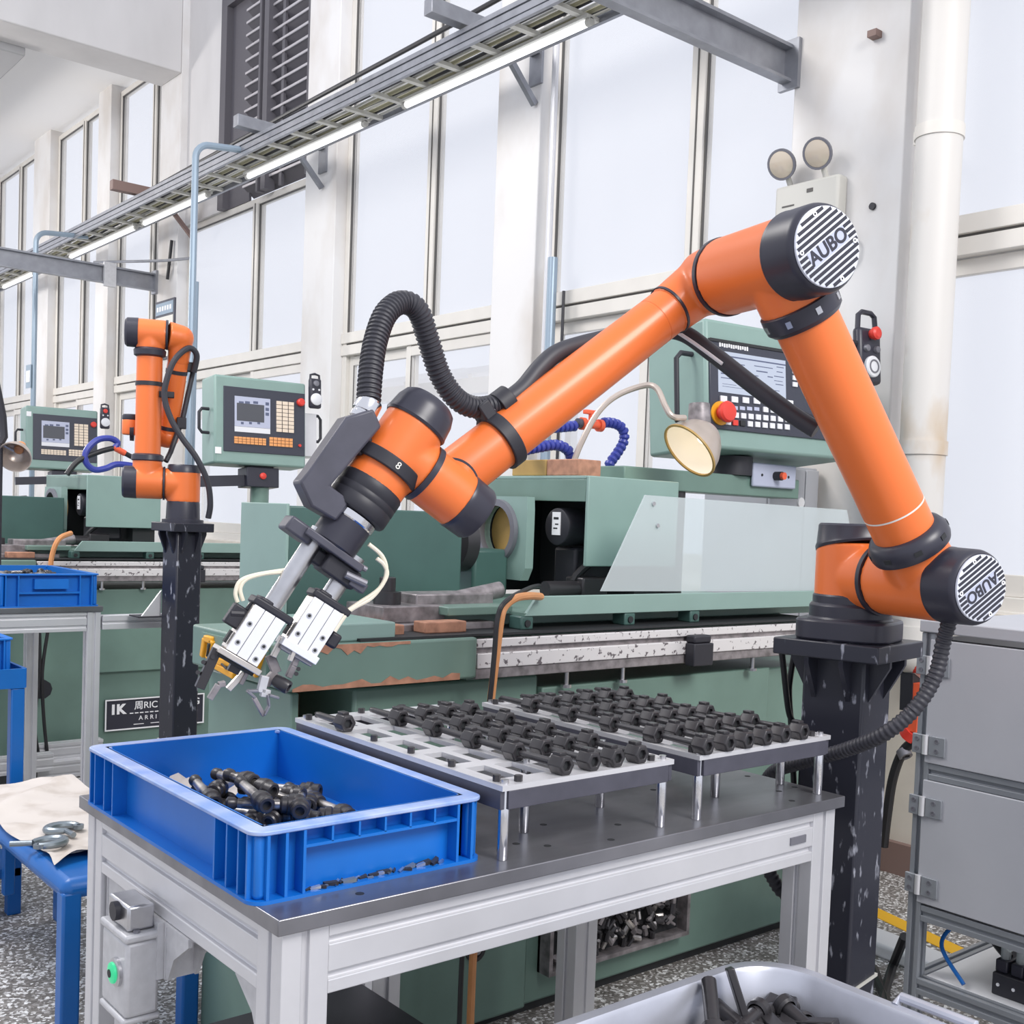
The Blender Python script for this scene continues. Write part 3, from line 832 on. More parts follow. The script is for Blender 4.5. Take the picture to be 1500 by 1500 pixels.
for k, (px, py) in enumerate(hp):
    zz = TZ + .009 + .0155 + (.022 if k in (0, 1, 3, 6, 11, 12, 17, 18, 19) else 0) + (.02 if k in (11, 12, 3) else 0)
    p = atz(zz, px, py)
    p.x = min(max(p.x, CRX0 + .085), CRX1 - .085); p.y = min(max(p.y, CRY0 + .085), CRY1 - .085)
    rot = (random.uniform(-.2, .2) * (1 if zz > TZ + .03 else .3), random.uniform(0, 3), random.choice((3.7, 3.3, 2.9, 4.2, 2.4, 3.9)) + random.uniform(-.25, .25))
    if proto is None:
        proto = make_heap_rod('dark collared rod heaped in the wide blue crate', 'loose rods heaped in the blue crate')
        proto.location = p; proto.rotation_euler = rot
    else:
        copy_tree(proto, loc=p, rot=rot)
rg = atz(TZ + .03, 300, 1150)
MB().add([(rg.x + (i / 8 - .5) * .11, rg.y + (j / 6 - .5) * .09, TZ + .012 + .022 * math.sin(i * .9) * math.cos(j * 1.1) ** 2 + .014) for j in range(7) for i in range(9)],
         [(j * 9 + i, j * 9 + i + 1, j * 9 + i + 10, j * 9 + i + 9) for j in range(6) for i in range(8)]).build('wiping_rag', 'cloth', label='crumpled pale rag under the rods in the wide blue crate', cat='rag')

# ------------------------------------------------------------------ robot helpers
def cap_disc(parent, c, axis, r, up_hint, text_rot, txt='AUBO'):
    """round end cap: striped plate with the maker's lettering"""
    ax = V(axis).normalized()
    y = V(up_hint); y = (y - ax * y.dot(ax)).normalized(); x = y.cross(ax)
    ca, sa = math.cos(text_rot), math.sin(text_rot)
    ux, uy = x * ca + y * sa, y * ca - x * sa
    pl = MB().lathe(c, ax, [(-.004, r), (.0, r), (.0012, r - .002)], 48).build('end_plate', 'capstripe', parent)
    pitch = r / 7.0
    for k in range(-6, 7):
        v0 = k * pitch; w = pitch * .60
        half = math.sqrt(max(r * r - (abs(v0) + w / 2) ** 2, 0)) - .0015
        if half < .01: continue
        segs = [(-half, half)]
        if abs(k) <= 1:
            segs = [(-half, -r * .70), (r * .70, half)]
        elif abs(k) == 2:
            segs = [(-half, half)]
        for a, b in segs:
            if b - a < .003: continue
            MB().obox(c + ax * .0014 + ux * ((a + b) / 2) + uy * v0, ux, uy, ax, (b - a) / 2, w / 2, .0007).build('stripe', 'black', pl)
    MB().obox(c + ax * .0012, ux, uy, ax, r * .68, pitch * 1.45, .0005).build('name_field', 'printgrey', pl)
    MB().text(txt, r * .50, c + ax * .0020, ux, uy, .0004, bold=.025).build('lettering', 'black', pl)
    for sx, sy in ((-.80, .32), (.80, -.32), (.1, .86), (-.1, -.86)):
        MB().ring(c + ux * (sx * r) + uy * (sy * r), ax, .002, .0042, 0, .0028, 12).build('screw_boss', 'printwhite', pl)

# ------------------------------------------------------------------ pedestal of the large robot
BX, BY = 1.981, 1.360
PR = R(10)
def pedestal(x, y, ztop, side, plate, rot, label, m='pedestal'):
    t = thing('robot_pedestal', (x, y, 0), label, 'pedestal')
    M4 = Matrix.Translation((x, y, 0)) @ Matrix.Rotation(rot, 4, 'Z')
    s = side / 2
    MB(M4).box(-s, s, -s, s, .02, ztop - .034).build('column', m, t, bevel=.006)
    MB(M4).box(-plate / 2, plate / 2, -plate / 2, plate / 2, ztop - .034, ztop).build('top_plate', m, t, bevel=.003)
    MB(M4).box(-plate / 2 - .02, plate / 2 + .02, -plate / 2 - .02, plate / 2 + .02, 0, .02).build('foot_plate', m, t, bevel=.003)
    g = plate / 2 - s
    for ax, ay in ((1, 0), (-1, 0), (0, 1), (0, -1)):
        for k in (-.55, .55):
            o = M4 @ V((ax * s - ay * k * s, ay * s + ax * k * s, ztop - .034))
            u = M4.to_3x3() @ V((ax, ay, 0)); tt = u.cross(Z_) * .005
            MB().prism([(0, 0), (g * .9, 0), (g * .9, -.012), (0, -.085)], o - tt / 2, u, Z_, .010).build('gusset', m, t)
    MB(M4).box(-s - .003, s + .003, -s - .003, s + .003, .37, .376).build('tie_band', 'rung', t)
    return t
ZP = 1.076
pedestal(BX, BY, ZP, .134, .226, PR, 'scratched black square steel pedestal under the large orange robot')

# ------------------------------------------------------------------ large robot
AY = R(256)
A = V((math.cos(AY), math.sin(AY), 0)); Hd = V((-math.sin(AY - math.pi) * 1.0, 0, 0))
Hd = V((A.y, -A.x, 0))
rb = thing('industrial_robot', (BX, BY, ZP), 'large orange six-axis robot arm reaching over the work table', 'robot')
B0 = V((BX, BY, 0))
ZS = 1.205
def RP(a, h, z): return B0 + A * a + Hd * h + V((0, 0, z))
# base
M4 = Matrix.Translation((BX, BY, 0)) @ Matrix.Rotation(PR + R(8), 4, 'Z')
pts = []
for k in range(40):
    an = 2 * math.pi * k / 40; c, s_ = math.cos(an), math.sin(an)
    pts.append((.100 * math.copysign(abs(c) ** .55, c), .098 * math.copysign(abs(s_) ** .55, s_)))
MB(M4).prism(pts, (0, 0, ZP), X_, Y_, .042).build('base_flange', 'black', rb, bevel=.005)
MB().lathe((BX, BY, ZP + .042), Z_, [(0, .086), (.004, .083), (.026, .083), (.03, .080), (.032, .077), (.046, .077), (.05, .074)], 48).build('base_ring', 'black', rb)
# first housing: upright barrel with a side branch along A
hs = MB().cyl((BX, BY, ZP + .072), (BX, BY, ZP + .198), .0745, n=48)
hs.cyl(RP(0, 0, ZS), RP(.092, 0, ZS), .069, n=48)
hs.build('shoulder_housing', 'orange', rb, remesh=(.0035, 10))
cp = MB().lathe((BX, BY, ZP + .190), Z_, [(0, .0755), (.006, .077), (.012, .0745), (.042, .072), (.046, .068)], 48)
for v in cp.v:       # the cap joint is cut at a slant
    f = max(0, 1 - (v.z - ZP - .190) / .042)
    v.z += f * .016 * ((v - B0).dot(A) / .075)
cp.build('base_cap', 'black', rb)
MB().lathe(RP(0, 0, ZS), A, [(.090, .0735), (.100, .0735)], 48).build('joint_ring', 'black', rb)
def along(p, d, prof, name, m, n=48): return MB().lathe(p, d, prof, n).build(name, m, rb)
o1 = min([k * .001 for k in range(100, 300)], key=lambda o: abs(((RP(o, 0, ZS) - EYE).dot(rgt) / (RP(o, 0, ZS) - EYE).dot(fwd) * F_PX + CX) - 1360))
S_ = RP(o1, 0, ZS)
E_ = onp(S_, A, 1140, 383)
u1 = (E_ - S_).normalized(); L1 = (E_ - S_).length
h2 = MB().cyl(RP(.099, 0, ZS), RP(o1 + .055, 0, ZS), .0695, n=48)
h2.cyl(S_, S_ + u1 * .085, .064, n=48)
h2.build('upper_arm_root', 'orange', rb, remesh=(.0035, 10))
c1 = MB().lathe(RP(o1 + .05, 0, ZS), A, [(0, .0705), (.004, .0715), (.008, .0705), (.062, .0690), (.070, .066), (.073, .062)], 48).build('end_cap', 'black', rb)
cap_disc(c1, RP(o1 + .1275, 0, ZS), A, .060, (0, 0, 1), R(213))
rg1 = along(S_, u1, [(.074, .062), (.080, .074), (.088, .0765), (.104, .0755), (.116, .068), (.120, .060)], 'arm_ring', 'black')
side = u1.cross(A).normalized()
for k in range(8):
    an = 2 * math.pi * k / 8 + .2
    d = A * math.cos(an) + side * math.sin(an)
    MB().obox(S_ + u1 * .098 + d * .0755, u1, d.cross(u1), d, .0045, .007, .0015).build('bolt_slot', 'shadeblack', rg1)
along(S_, u1, [(.117, .0575), (.165, .0572), (.166, .0560), (.168, .0560), (.169, .0572), (L1 - .128, .0572), (L1 - .115, .0572)], 'upper_arm_tube', 'orange')
along(S_, u1, [(.1655, .0574), (.1685, .0574)], 'seam_ring', 'paper')
rg2 = along(E_, -u1, [(.075, .063), (.079, .070), (.094, .0705), (.108, .069), (.116, .062)], 'arm_ring', 'black')
for k in range(8):
    an = 2 * math.pi * k / 8 + .5
    d = A * math.cos(an) + side * math.sin(an)
    MB().obox(E_ - u1 * .094 + d * .0700, u1, d.cross(u1), d, .006, .005, .0015).build('bolt_slot', 'steel', rg2)
# elbow
he = MB().cyl(E_ + A * .055, E_ - A * .150, .0700, n=48)
he.cyl(E_, E_ - u1 * .080, .0665, n=48)
he.build('elbow_housing', 'orange', rb, remesh=(.0035, 10))
c2 = MB().lathe(E_ + A * .045, A, [(0, .0735), (.004, .0755), (.008, .0745), (.066, .0735), (.074, .071), (.078, .067)], 48).build('end_cap', 'black', rb)
cap_disc(c2, E_ + A * .1275, A, .065, (0, 0, 1), R(40))
MB().lathe(E_, -A, [(.149, .0715), (.158, .0715)], 48).build('joint_ring', 'black', rb)
AF = .222
F_ = E_ - A * AF
W_ = onp(F_, A, 645, 714)
u2 = (W_ - F_).normalized(); L2 = (W_ - F_).length
hf = MB().cyl(E_ - A * .157, E_ - A * .225, .0665, .060, n=48)
hf.cyl(F_ - u2 * .01, F_ + u2 * .10, .055, .047, n=48)
hf.sphere(F_, .056, 24, 16)
hf.build('forearm_root', 'orange', rb, remesh=(.0035, 14))
along(F_, u2, [(.092, .0485), (.097, .0485)], 'joint_ring', 'black')
along(F_, u2, [(.096, .0445), (.135, .0445), (.136, .0437), (.138, .0437), (.139, .0445), (L2 - .055, .0470), (L2 - .02, .0475)], 'forearm_tube', 'orange')
AW = .105
V_ = W_ + A * AW
wq = MB().cyl(W_ - u2 * .03, W_ + u2 * .0, .047, n=40).sphere(W_, .0475, 24, 16, (1, 1, 1))
wq.cyl(W_, W_ + A * .05, .0475, n=40)
wq.build('wrist_root', 'orange', rb, remesh=(.003, 8))
MB().lathe(W_, A, [(.049, .0490), (.056, .0490)], 40).build('joint_ring', 'black', rb)
def gp(px, py, off=0.0): return onp(V_ + A * off, A, px, py)
Q0, Q1 = gp(630, 711), gp(701, 782)
w2 = (Q1 - Q0).normalized()
T_ = gp(581, 662); tq = (gp(538, 723) - gp(615, 612)).normalized()
w2 = (w2 - tq * (w2.dot(tq))).normalized()
V2 = T_ + w2 * .095
wb = MB().cyl(T_ + w2 * .055, T_ + w2 * .132, .0475, n=40)
wb.cyl(W_ + A * .054, V2 + A * 0, .0455, n=40)
wb.build('wrist_housing', 'orange', rb, remesh=(.003, 12))
MB().lathe(T_, w2, [(.128, .0480), (.131, .0492), (.136, .0485), (.165, .0475), (.171, .044), (.174, .036)], 40).build('end_cap', 'black', rb)
MB().lathe(T_, w2, [(.050, .0492), (.060, .0492)], 40).build('joint_ring', 'black', rb)
wc = MB().cyl(T_ - tq * .055, T_ + tq * .070, .0500, n=40)
wc.cyl(T_, T_ + w2 * .052, .0470, n=40)
wc.build('tool_housing', 'orange', rb, remesh=(.003, 12))
MB().lathe(T_, -tq, [(.050, .0515), (.054, .0535), (.060, .0520), (.080, .0495), (.094, .044), (.100, .036)], 40).build('end_cap', 'black', rb)
fl = MB().lathe(T_, tq, [(.064, .0495), (.068, .0515), (.082, .0515), (.083, .0508), (.0845, .0508), (.0855, .0515), (.094, .0515), (.095, .0508), (.0965, .0508), (.0975, .0515), (.114, .0515), (.118, .049), (.120, .042)], 40).build('tool_flange', 'matblack', rb)
# dress pack clamp on the tool housing
nq = w2.copy(); bq = tq.cross(nq).normalized()
MB().ring(T_ + tq * .018, tq, .050, .0575, 0, .022, 40).build('clamp_ring', 'matblack', rb, bevel=.002)
MB().obox(T_ + tq * .028 - nq * .062, nq, bq, tq, .016, .022, .016).build('clamp_lug', 'matblack', rb, bevel=.003)
MB().text('8', .016, T_ + tq * .029 + A * .0578, nq, -tq, .0004).build('clamp_mark', 'paper', rb)
# ---- grey bracket carrying the hose
bo = .0
def gq(px, py): return gp(px, py, .012)
poly = [gq(*p) for p in ((500, 612), (540, 600), (552, 626), (530, 652), (478, 712), (508, 734), (486, 763), (450, 742), (433, 706), (446, 690))]
o = poly[0]; ux = Hd; uy = Z_
pq = [((p - o).dot(ux), (p - o).dot(uy)) for p in poly]
MB().prism(pq, o - A * .025, ux, uy, .05 if ux.cross(uy).dot(A) > 0 else -.05).build('bracket_body', 'gunmetal', rb, bevel=.004)
cg0, cg1 = gq(527, 617), gq(541, 590)
dg_ = (cg1 - cg0).normalized()
MB().lathe(cg0, dg_, [(0, .015), (.004, .019), (.012, .019), (.013, .017), (.016, .017), (.017, .0205), (.034, .0205), (.038, .018)], 28).build('hose_fitting', 'chrome', rb)
# ---- tool adapter
tool = thing('gripper_tool', T_ + tq * .12, 'twin-arm pneumatic gripper with two silver tubes on the robot wrist', 'gripper')
MB().lathe(T_, tq, [(.1195, .036), (.122, .0405), (.132, .0405), (.134, .039)], 40).build('steel_ring', 'chrome', tool)
MB().lathe(T_, tq, [(.133, .0385), (.178, .0385), (.181, .036)], 40).build('adapter', 'black', tool)
ctr = T_ + tq * .186
MB().obox(ctr, nq, A, tq, .052, .036, .006).build('mounting_plate', 'gunmetal', tool, bevel=.002)
MB().obox(ctr - nq * .058 + tq * .004, nq, A, tq, .022, .025, .012).build('tube_clamp', 'gunmetal', tool, bevel=.004)
MB().obox(ctr + nq * .030 + tq * .020, nq, A, tq, .030, .026, .015).build('tube_clamp', 'matblack', tool, bevel=.004)
MB().obox(ctr - nq * .004 + tq * .020 - A * .01, nq, A, tq, .03, .018, .012).build('clamp_block', 'matblack', tool, bevel=.004)
MB().obox(ctr + nq * .062 + tq * .022 + A * .018, nq, A, tq, .014, .012, .008).build('side_lug', 'gunmetal', tool, bevel=.002)
MB().cyl(ctr + nq * .02 + A * .03, ctr + nq * .058 + A * .03 - tq * .004, .0045, n=10).build('air_fitting', 'aludark', tool)
MB().cyl(ctr + nq * .035 + A * .03 + tq * .02, ctr + nq * .07 + A * .03 + tq * .014, .006, n=10).build('air_fitting', 'aludark', tool)
t1a, t1b = gp(470, 777), gp(396, 891)
dt = (t1b - t1a).normalized()
nn = (nq - dt * nq.dot(dt)).normalized()
MB().cyl(t1a, t1b, .0148, n=28).build('arm_tube', 'steel', tool)
t2a, t2b = gp(522, 815), gp(476, 884)
MB().cyl(t2a, t2b, .0148, n=28).build('arm_tube', 'steel', tool)
A2 = nn.cross(dt).normalized()
if A2.dot(A) < 0: A2 = -A2
def jaw_unit(c, lbl, lower):
    """one parallel gripper: body, plates, jaws"""
    hl, hn, ha = .0395, .0265, .021
    MB().obox(c - A2 * .004, nn, dt, A2, hn, hl, ha).build('gripper_body', 'tan', tool, bevel=.003)
    for k, off in enumerate((-1, 0, 1)):
        fp = MB().obox(c + nn * (off * hn * .68) + A2 * (ha - .002), nn, dt, A2, hn * .32, hl - .001, .0025).build('face_plate', 'white', tool, bevel=.0006)
        for s_ in ((-.25, .55) if off == -1 else ((.2, .75) if off == 1 else ())):
            q = c + nn * (off * hn * .68) + dt * (s_ * hl) + A2 * (ha + .0005)
            MB().lathe(q, A2, [(0, .0042), (.0008, .0042)], 14).build('screw', 'steel', fp)
            MB().lathe(q, A2, [(.0008, .0026), (.0012, .0026)], 6).build('screw_socket', 'shadeblack', fp)
    MB().obox(c - dt * (hl + .005) + nn * .002, nn, dt, A2, hn + .007, .006, ha + .001).build('end_block', 'matblack', tool, bevel=.003)
    MB().obox(c - dt * (hl + .008) - nn * (hn * .5), nn, dt, A2, .011, .007, ha - .002).build('end_stop', 'matblack', tool, bevel=.003)
    MB().obox(c - nn * (hn + .004) + dt * (hl * .55), nn, dt, A2, .002, .010, .005).build('sensor_slot', 'shadeblack', tool)
c1g, c2g = gp(371, 929), gp(457, 917)
jaw_unit(c1g, 1, 0); jaw_unit(c2g, 2, 0)
MB().obox(c2g + dt * .042 + A2 * .002, nn, dt, A2, .031, .006, .022).build('end_plate', 'white', tool, bevel=.001)
MB().obox(c2g + dt * .050, nn, dt, A2, .028, .004, .020).build('guide_plate', 'aludark', tool, bevel=.001)
MB().obox(c1g + dt * .044 + A2 * .0, nn, dt, A2, .036, .0045, .024).build('end_plate', 'tan', tool, bevel=.001)
MB().obox(c1g + dt * .050 - A2 * .004, nn, dt, A2, .030, .004, .018).build('guide_plate', 'shadeblack', tool, bevel=.001)
def jaw(pts, w, th, m='aludark', name='jaw_finger', off=0.0):
    b = MB()
    for p, q in zip(pts[:-1], pts[1:]):
        p, q = gp(*p, off), gp(*q, off)
        b.bar(p, q, w, th, up=A)
    return b
for seg, w_, off, m in ((((352, 962), (340, 985)), .017, .0, 'oil'), (((318, 950), (292, 1008)), .014, .006, 'oil'), (((345, 972), (362, 984), (352, 1002)), .006, .0, 'railgrey'),
                  (((357, 985), (334, 1010)), .008, -.004, 'tan'), (((330, 1001), (320, 1003), (307, 1024)), .008, .006, 'railgrey'),
                  (((414, 935), (400, 962)), .008, .0, 'tan'), (((442, 942), (430, 975), (422, 992)), .009, .008, 'railgrey'), (((432, 950), (424, 968)), .006, .016, 'tan'),
                  (((395, 960), (405, 985), (388, 1002)), .014, -.01, 'railgrey'), (((388, 990), (382, 1014), (395, 1016)), .012, .0, 'castalu'),
                  (((378, 1012), (362, 1012), (374, 1022)), .004, .004, 'aludark'), (((372, 1022), (386, 1048)), .006, .004, 'railgrey'), (((392, 1018), (394, 1034), (387, 1047)), .003, .008, 'aludark'),
                  (((394, 1018), (408, 1022)), .004, .01, 'aludark')):
    for p, q in zip(seg[:-1], seg[1:]):
        MB().bar(gp(*p, off), gp(*q, off), w_, .012, up=A).build('jaw_finger', m, tool, bevel=.0008)
rc = gp(415, 1003, .012)
MB().lathe(rc, (nn * .8 + A * .5).normalized(), [(-.016, .0085), (-.010, .010), (.008, .0105), (.010, .0095), (.010, .006), (.004, .006)], 16).build('drilled_rod', 'oil', label='short dark rod end held in the gripper jaws', cat='machine part')
for px, py in ((437, 980), (434, 987), (290, 985), (298, 970), (312, 962)):
    MB().cyl(gp(px, py, .0), gp(px, py, .014), .0035, n=8).build('jaw_bolt', 'oil', tool)
MB().obox(gp(345, 902, -.006), nn, dt, A2, .012, .017, .010).build('sensor_head', 'matblack', tool, bevel=.003)
MB().cyl(gp(338, 898, .0), gp(357, 899, .0), .006, n=10).build('air_fitting', 'matblack', tool)
MB().obox(gp(487, 937, -.002), nn, dt, A2, .010, .012, .009).build('sensor_head', 'matblack', tool, bevel=.004)
MB().cyl(gp(362, 893), gp(375, 878), .004, n=10).build('air_fitting', 'matblack', tool)
for q in ([(348, 882), (345, 868), (352, 851), (375, 842), (418, 835)], [(356, 880), (352, 862), (362, 848), (390, 840), (420, 838)],
          ):
    MB().tube(bez([gp(*p, -.006) for p in q], 6), .0032, 8).build('air_hose', 'airhose', tool)
for q in ([(540, 797), (560, 815), (566, 838), (556, 862), (525, 884), (497, 903)], [(552, 818), (563, 828), (566, 845), (545, 875), (512, 895), (490, 925)]):
    MB().tube(bez([gp(*p, .018) for p in q], 6), .0034, 8).build('air_hose', 'airhose', tool)

# ---- hoses of the large robot
def ribbed(name, pts, r, label, pitch=.0075, m='rubber', cat='hose', n=14):
    P = resample(bez(pts, 24), pitch / 4)
    MB().tube(P, lambda i: r * (1.0 if i % 4 in (0, 1) else .88), n).build(name, m, label=label, cat=cat)
hz = [(540, 586, .012), (543, 545, .0), (550, 500, -.02), (565, 460, -.04), (588, 443, -.06), (612, 455, -.07), (628, 500, -.085), (645, 550, -.095), (670, 585, -.10), (700, 597, -.105), (738, 590, -.11)]
hpnts = [gp(x, y, o) for x, y, o in hz]
ribbed('ribbed_hose', hpnts, .0195, 'ribbed dark hose arching from the forearm to the grey wrist bracket')
# forearm clamp
ck = gp(733, 642, -AW)
kc = F_ + u2 * (ck - F_).dot(u2)
up2 = A.cross(u2).normalized()
if up2.z < 0: up2 = -up2
MB().ring(kc, u2, .0465, .0535, -.012, .012, 40).build('forearm_clamp_ring', 'matblack', rb, bevel=.0015)
MB().obox(kc + up2 * .060, u2, up2, A, .012, .016, .024).build('clamp_neck', 'matblack', rb, bevel=.003)
MB().ring(hpnts[-1], u2, .0200, .0265, -.014, .014, 28).build('hose_collar', 'matblack', rb, bevel=.0015)
for k in (-1, 1):
    MB().lathe(kc + up2 * (.052 + .0 * k) - u2 * .0125 + A * (.012 * k), -u2, [(0, .004), (.002, .004)], 10).build('screw', 'aludark', rb)
# smooth protective hose along the forearm, behind it, to the upper arm
def fp(px, py, off): return onp(F_ + A * off, A, px, py)
sp = [hpnts[-1], fp(765, 570, -.012), fp(790, 540, -.02), fp(815, 518, -.03), fp(850, 505, -.045), fp(905, 492, -.07), fp(960, 484, -.075), fp(1000, 488, -.06), fp(1040, 515, -.02), fp(1100, 562, .05), fp(1160, 607, .11), fp(1196, 630, .145)]
MB().tube(bez(sp, 10), .0165, 14).build('cable_sleeve', 'rubber', label='smooth black cable sleeve looping from the forearm clamp behind to the upper arm', cat='cable')
MB().tube(bez([fp(988, 484, -.05), fp(1020, 505, -.02), fp(1058, 533, .02)], 6), .0035, 8).build('cable_tie', 'white', label='thin white cord tied along the black cable sleeve', cat='cord')
# thick ribbed cable from the shoulder cap to the table back
kb = RP(o1 + .06, 0, ZS - .068)
def bp_(px, py, d): return EYE + ray(px, py) * d
kz = [kb + Z_ * .012, bp_(1382, 940, 2.10), bp_(1370, 990, 2.10), bp_(1340, 1038, 2.10), bp_(1295, 1075, 2.12), bp_(1240, 1098, 2.2), bp_(1180, 1115, 2.285), bp_(1130, 1134, 2.385), bp_(1115, 1180, 2.46), bp_(1118, 1250, 2.46), bp_(1140, 1300, 2.44), bp_(1170, 1330, 2.44), bp_(1185, 1420, 2.46), bp_(1180, 1480, 2.46)]
ribbed('robot_cable', kz, .0148, 'thick ribbed black cable hanging from the shoulder cap of the large robot', pitch=.010)
for k, q in enumerate(([(1143, 935, 2.36), (1148, 980, 2.38), (1155, 1040, 2.40), (1163, 1062, 2.41), (1175, 1100, 2.42), (1180, 1200, 2.42)], [(1166, 945, 2.40), (1158, 990, 2.41), (1156, 1020, 2.42), (1160, 1080, 2.43), (1165, 1200, 2.43)])):
    MB().tube(bez([bp_(*p) for p in q], 8), .0065, 8).build('power_cable', 'cable', label=['black cable hanging off the pedestal top plate corner', 'thin black cable behind the one at the pedestal top plate corner'][k], cat='cable')

# ------------------------------------------------------------------ grinding machines
GZ = {}
def machine(dy, hx, label, first):
    T = Matrix.Translation((0, dy, 0)); TH = Matrix.Translation((hx, dy, 0))
    r = thing('grinding_machine', (2.1, 2.6 + dy, 0), label, 'machine', 'green grinding machines')
    b = lambda: MB(T)
    h = lambda: MB(TH)
    # base
    b().box(1.165, 1.185, 2.2, 2.62, .0, .90).build('base_block', 'green', r, bevel=.004)
    b().box(1.32, 1.86, 2.2, 2.94, .03, .90).build('base_block', 'green', r, bevel=.008)
    b().box(1.86, 3.30, 2.215, 2.95, .03, .86).build('base_block', 'green', r, bevel=.008)
    b().box(1.185, 1.32, 2.45, 2.60, .03, .90).build('base_recess', 'brownin', r)
    b().box(1.34, 3.26, 2.24, 2.9, 0, .03).build('plinth', 'shadeblack', r)
    b().box(1.862, 2.776, 2.185, 2.215, .46, .868).build('front_door', 'green', r, bevel=.004)
    # bed with chipped paint
    b().box(1.12, 1.61, 2.13, 2.62, .915, 1.012).build('bed_end', 'green', r, bevel=.006)
    for seed, x0, x1, zb, sg in ((1, 1.13, 1.56, .9155, 1), (5, 1.13, 1.42, 1.0115, -1)):
        rr = random.Random(seed); n = 18
        top = [(x0 + (x1 - x0) * k / n, zb + sg * (.006 + .022 * rr.random() ** 2.2 * (1 - abs(2 * k / n - 1) * .5))) for k in range(n + 1)]
        b().prism([(x0, zb)] + top + [(x1, zb)] if sg < 0 else [(x1, zb)] + top[::-1] + [(x0, zb)], (0, 2.1295, 0), X_, Z_, .0012).build('bare_patch', 'chip', r, smooth=False)
    b().box(1.3, 2.96, 2.145, 2.6, 1.0125, 1.0185).build('way_cover', 'shadeblack', r)
    b().box(1.61, 2.95, 2.17, 2.9, .905, 1.008).build('bed', 'green', r)
    b().box(1.615, 2.93, 2.14, 2.17, .985, 1.006).build('guide_rail', 'rail', r, bevel=.002)
    b().box(1.615, 2.93, 2.15, 2.17, .972, .985).build('rail_groove', 'railgrey', r)
    b().box(1.615, 2.93, 2.135, 2.17, .936, .972).build('guide_rail', 'rail', r, bevel=.002)
    b().box(1.615, 2.93, 2.14, 2.17, .910, .936).build('lower_rail', 'railgrey', r, bevel=.002)
    for x in (1.92, 2.12, 2.66):
        b().cyl((x, 2.16, .868), (x, 2.16, .912), .006, n=10).cyl((x, 2.16, .868), (x, 2.16, .876), .014, n=10).build('rail_stud', 'steel', r)
    b().box(2.335, 2.415, 2.10, 2.135, .905, .968).build('limit_switch', 'matblack', r, bevel=.003)
    b().box(2.34, 2.41, 2.105, 2.14, .968, .990).build('switch_cap', 'matblack', r, bevel=.005)
    # carriage with swarf tray
    b().box(1.62, 3.15, 2.30, 2.85, 1.018, 1.052).build('carriage', 'mint', r, bevel=.004)
    tp = [(1.79, 1.052), (1.83, 1.102), (3.20, 1.102), (3.20, 1.052)]
    b().prism(tp, (0, 2.19, 0), X_, Z_, .012).build('tray_lip', 'mint', r, bevel=.002)
    b().box(1.79, 3.20, 2.18, 2.65, 1.052, 1.060).build('swarf_tray', 'green', r)
    b().box(1.60, 1.80, 2.24, 2.6, 1.052, 1.074).build('tray_end', 'green', r, bevel=.003)
    for x in (1.80, 2.16, 2.42):
        b().box(x - .02, x + .02, 2.18, 2.23, 1.018, 1.052).build('tray_foot', 'dgreen', r, bevel=.004)
        b().cyl((x, 2.176, 1.034), (x, 2.182, 1.034), .009, n=12).build('foot_hole', 'shadeblack', r)
    # tall green enclosure at the left end
    c = V((1.33, 2.55, 0))
    b().box(1.33, 1.86, 2.55, 2.78, 1.012, 1.305).build('enclosure', 'dgreen', r, bevel=.004)  # front face's shade is put into this darker green
    b().box(1.322, 1.33, 2.545, 2.80, 1.012, 1.31).build('lit_enclosure_side', 'mint', r, bevel=.002)  # thin pale sheet puts the light into the left face's colour
    # work head parts on the bed
    b().box(1.30, 1.75, 2.25, 2.52, 1.012, 1.035).build('work_table_slab', 'railgrey', r, bevel=.003)
    b().box(1.44, 1.62, 2.28, 2.45, 1.035, 1.075).build('clamp_block', 'railgrey', r, bevel=.003)
    b().box(1.56, 1.80, 2.32, 2.42, 1.060, 1.10).build('clamp_block', 'railgrey', r, bevel=.004)
    b().cyl((1.665, 2.36, 1.075), (1.85, 2.36, 1.105), .022, n=20).build('tail_shaft', 'railgrey', r)
    b().lathe((1.495, 2.35, 1.075), Z_, [(0, .034), (.030, .034), (.032, .020), (.064, .020), (.066, .017)], 28).build('knurled_post', 'oil', r)
    b().box(1.15, 1.40, 2.16, 2.40, 1.012, 1.052).build('step_block', 'mint', r, bevel=.004)
    b().box(1.40, 1.45, 2.20, 2.40, 1.012, 1.04).build('step_block', 'chip', r, bevel=.003)
    b().box(1.50, 1.62, 2.19, 2.24, 1.018, 1.045).build('rusty_block', 'chip', r, bevel=.003)
    # wheel head
    h().box(2.19, 2.565, 2.40, 2.412, 1.165, 1.425).build('head_front_panel', 'mint', r, bevel=.003)  # front coloured paler than the skirt, as if lit
    h().box(2.19, 2.565, 2.412, 3.05, 1.415, 1.425).build('head_top', 'mint', r, bevel=.002)
    h().box(2.19, 2.20, 2.412, 3.05, 1.350, 1.415).build('head_side_skirt', 'green', r, bevel=.002)
    h().box(2.44, 2.555, 2.45, 3.02, 1.06, 1.41).build('head_core', 'shadeblack', r)  # black filler for the shade under the hood
    h().box(2.20, 2.44, 2.90, 3.02, 1.06, 1.41).build('head_back', 'shadeblack', r)
    h().cyl((2.20, 2.545, 1.275), (2.42, 2.545, 1.275), .056, n=32, bev=.006).build('spindle_motor', 'matblack', r)
    h().box(2.197, 2.2005, 2.527, 2.563, 1.25, 1.318).build('motor_label', 'printwhite', r)
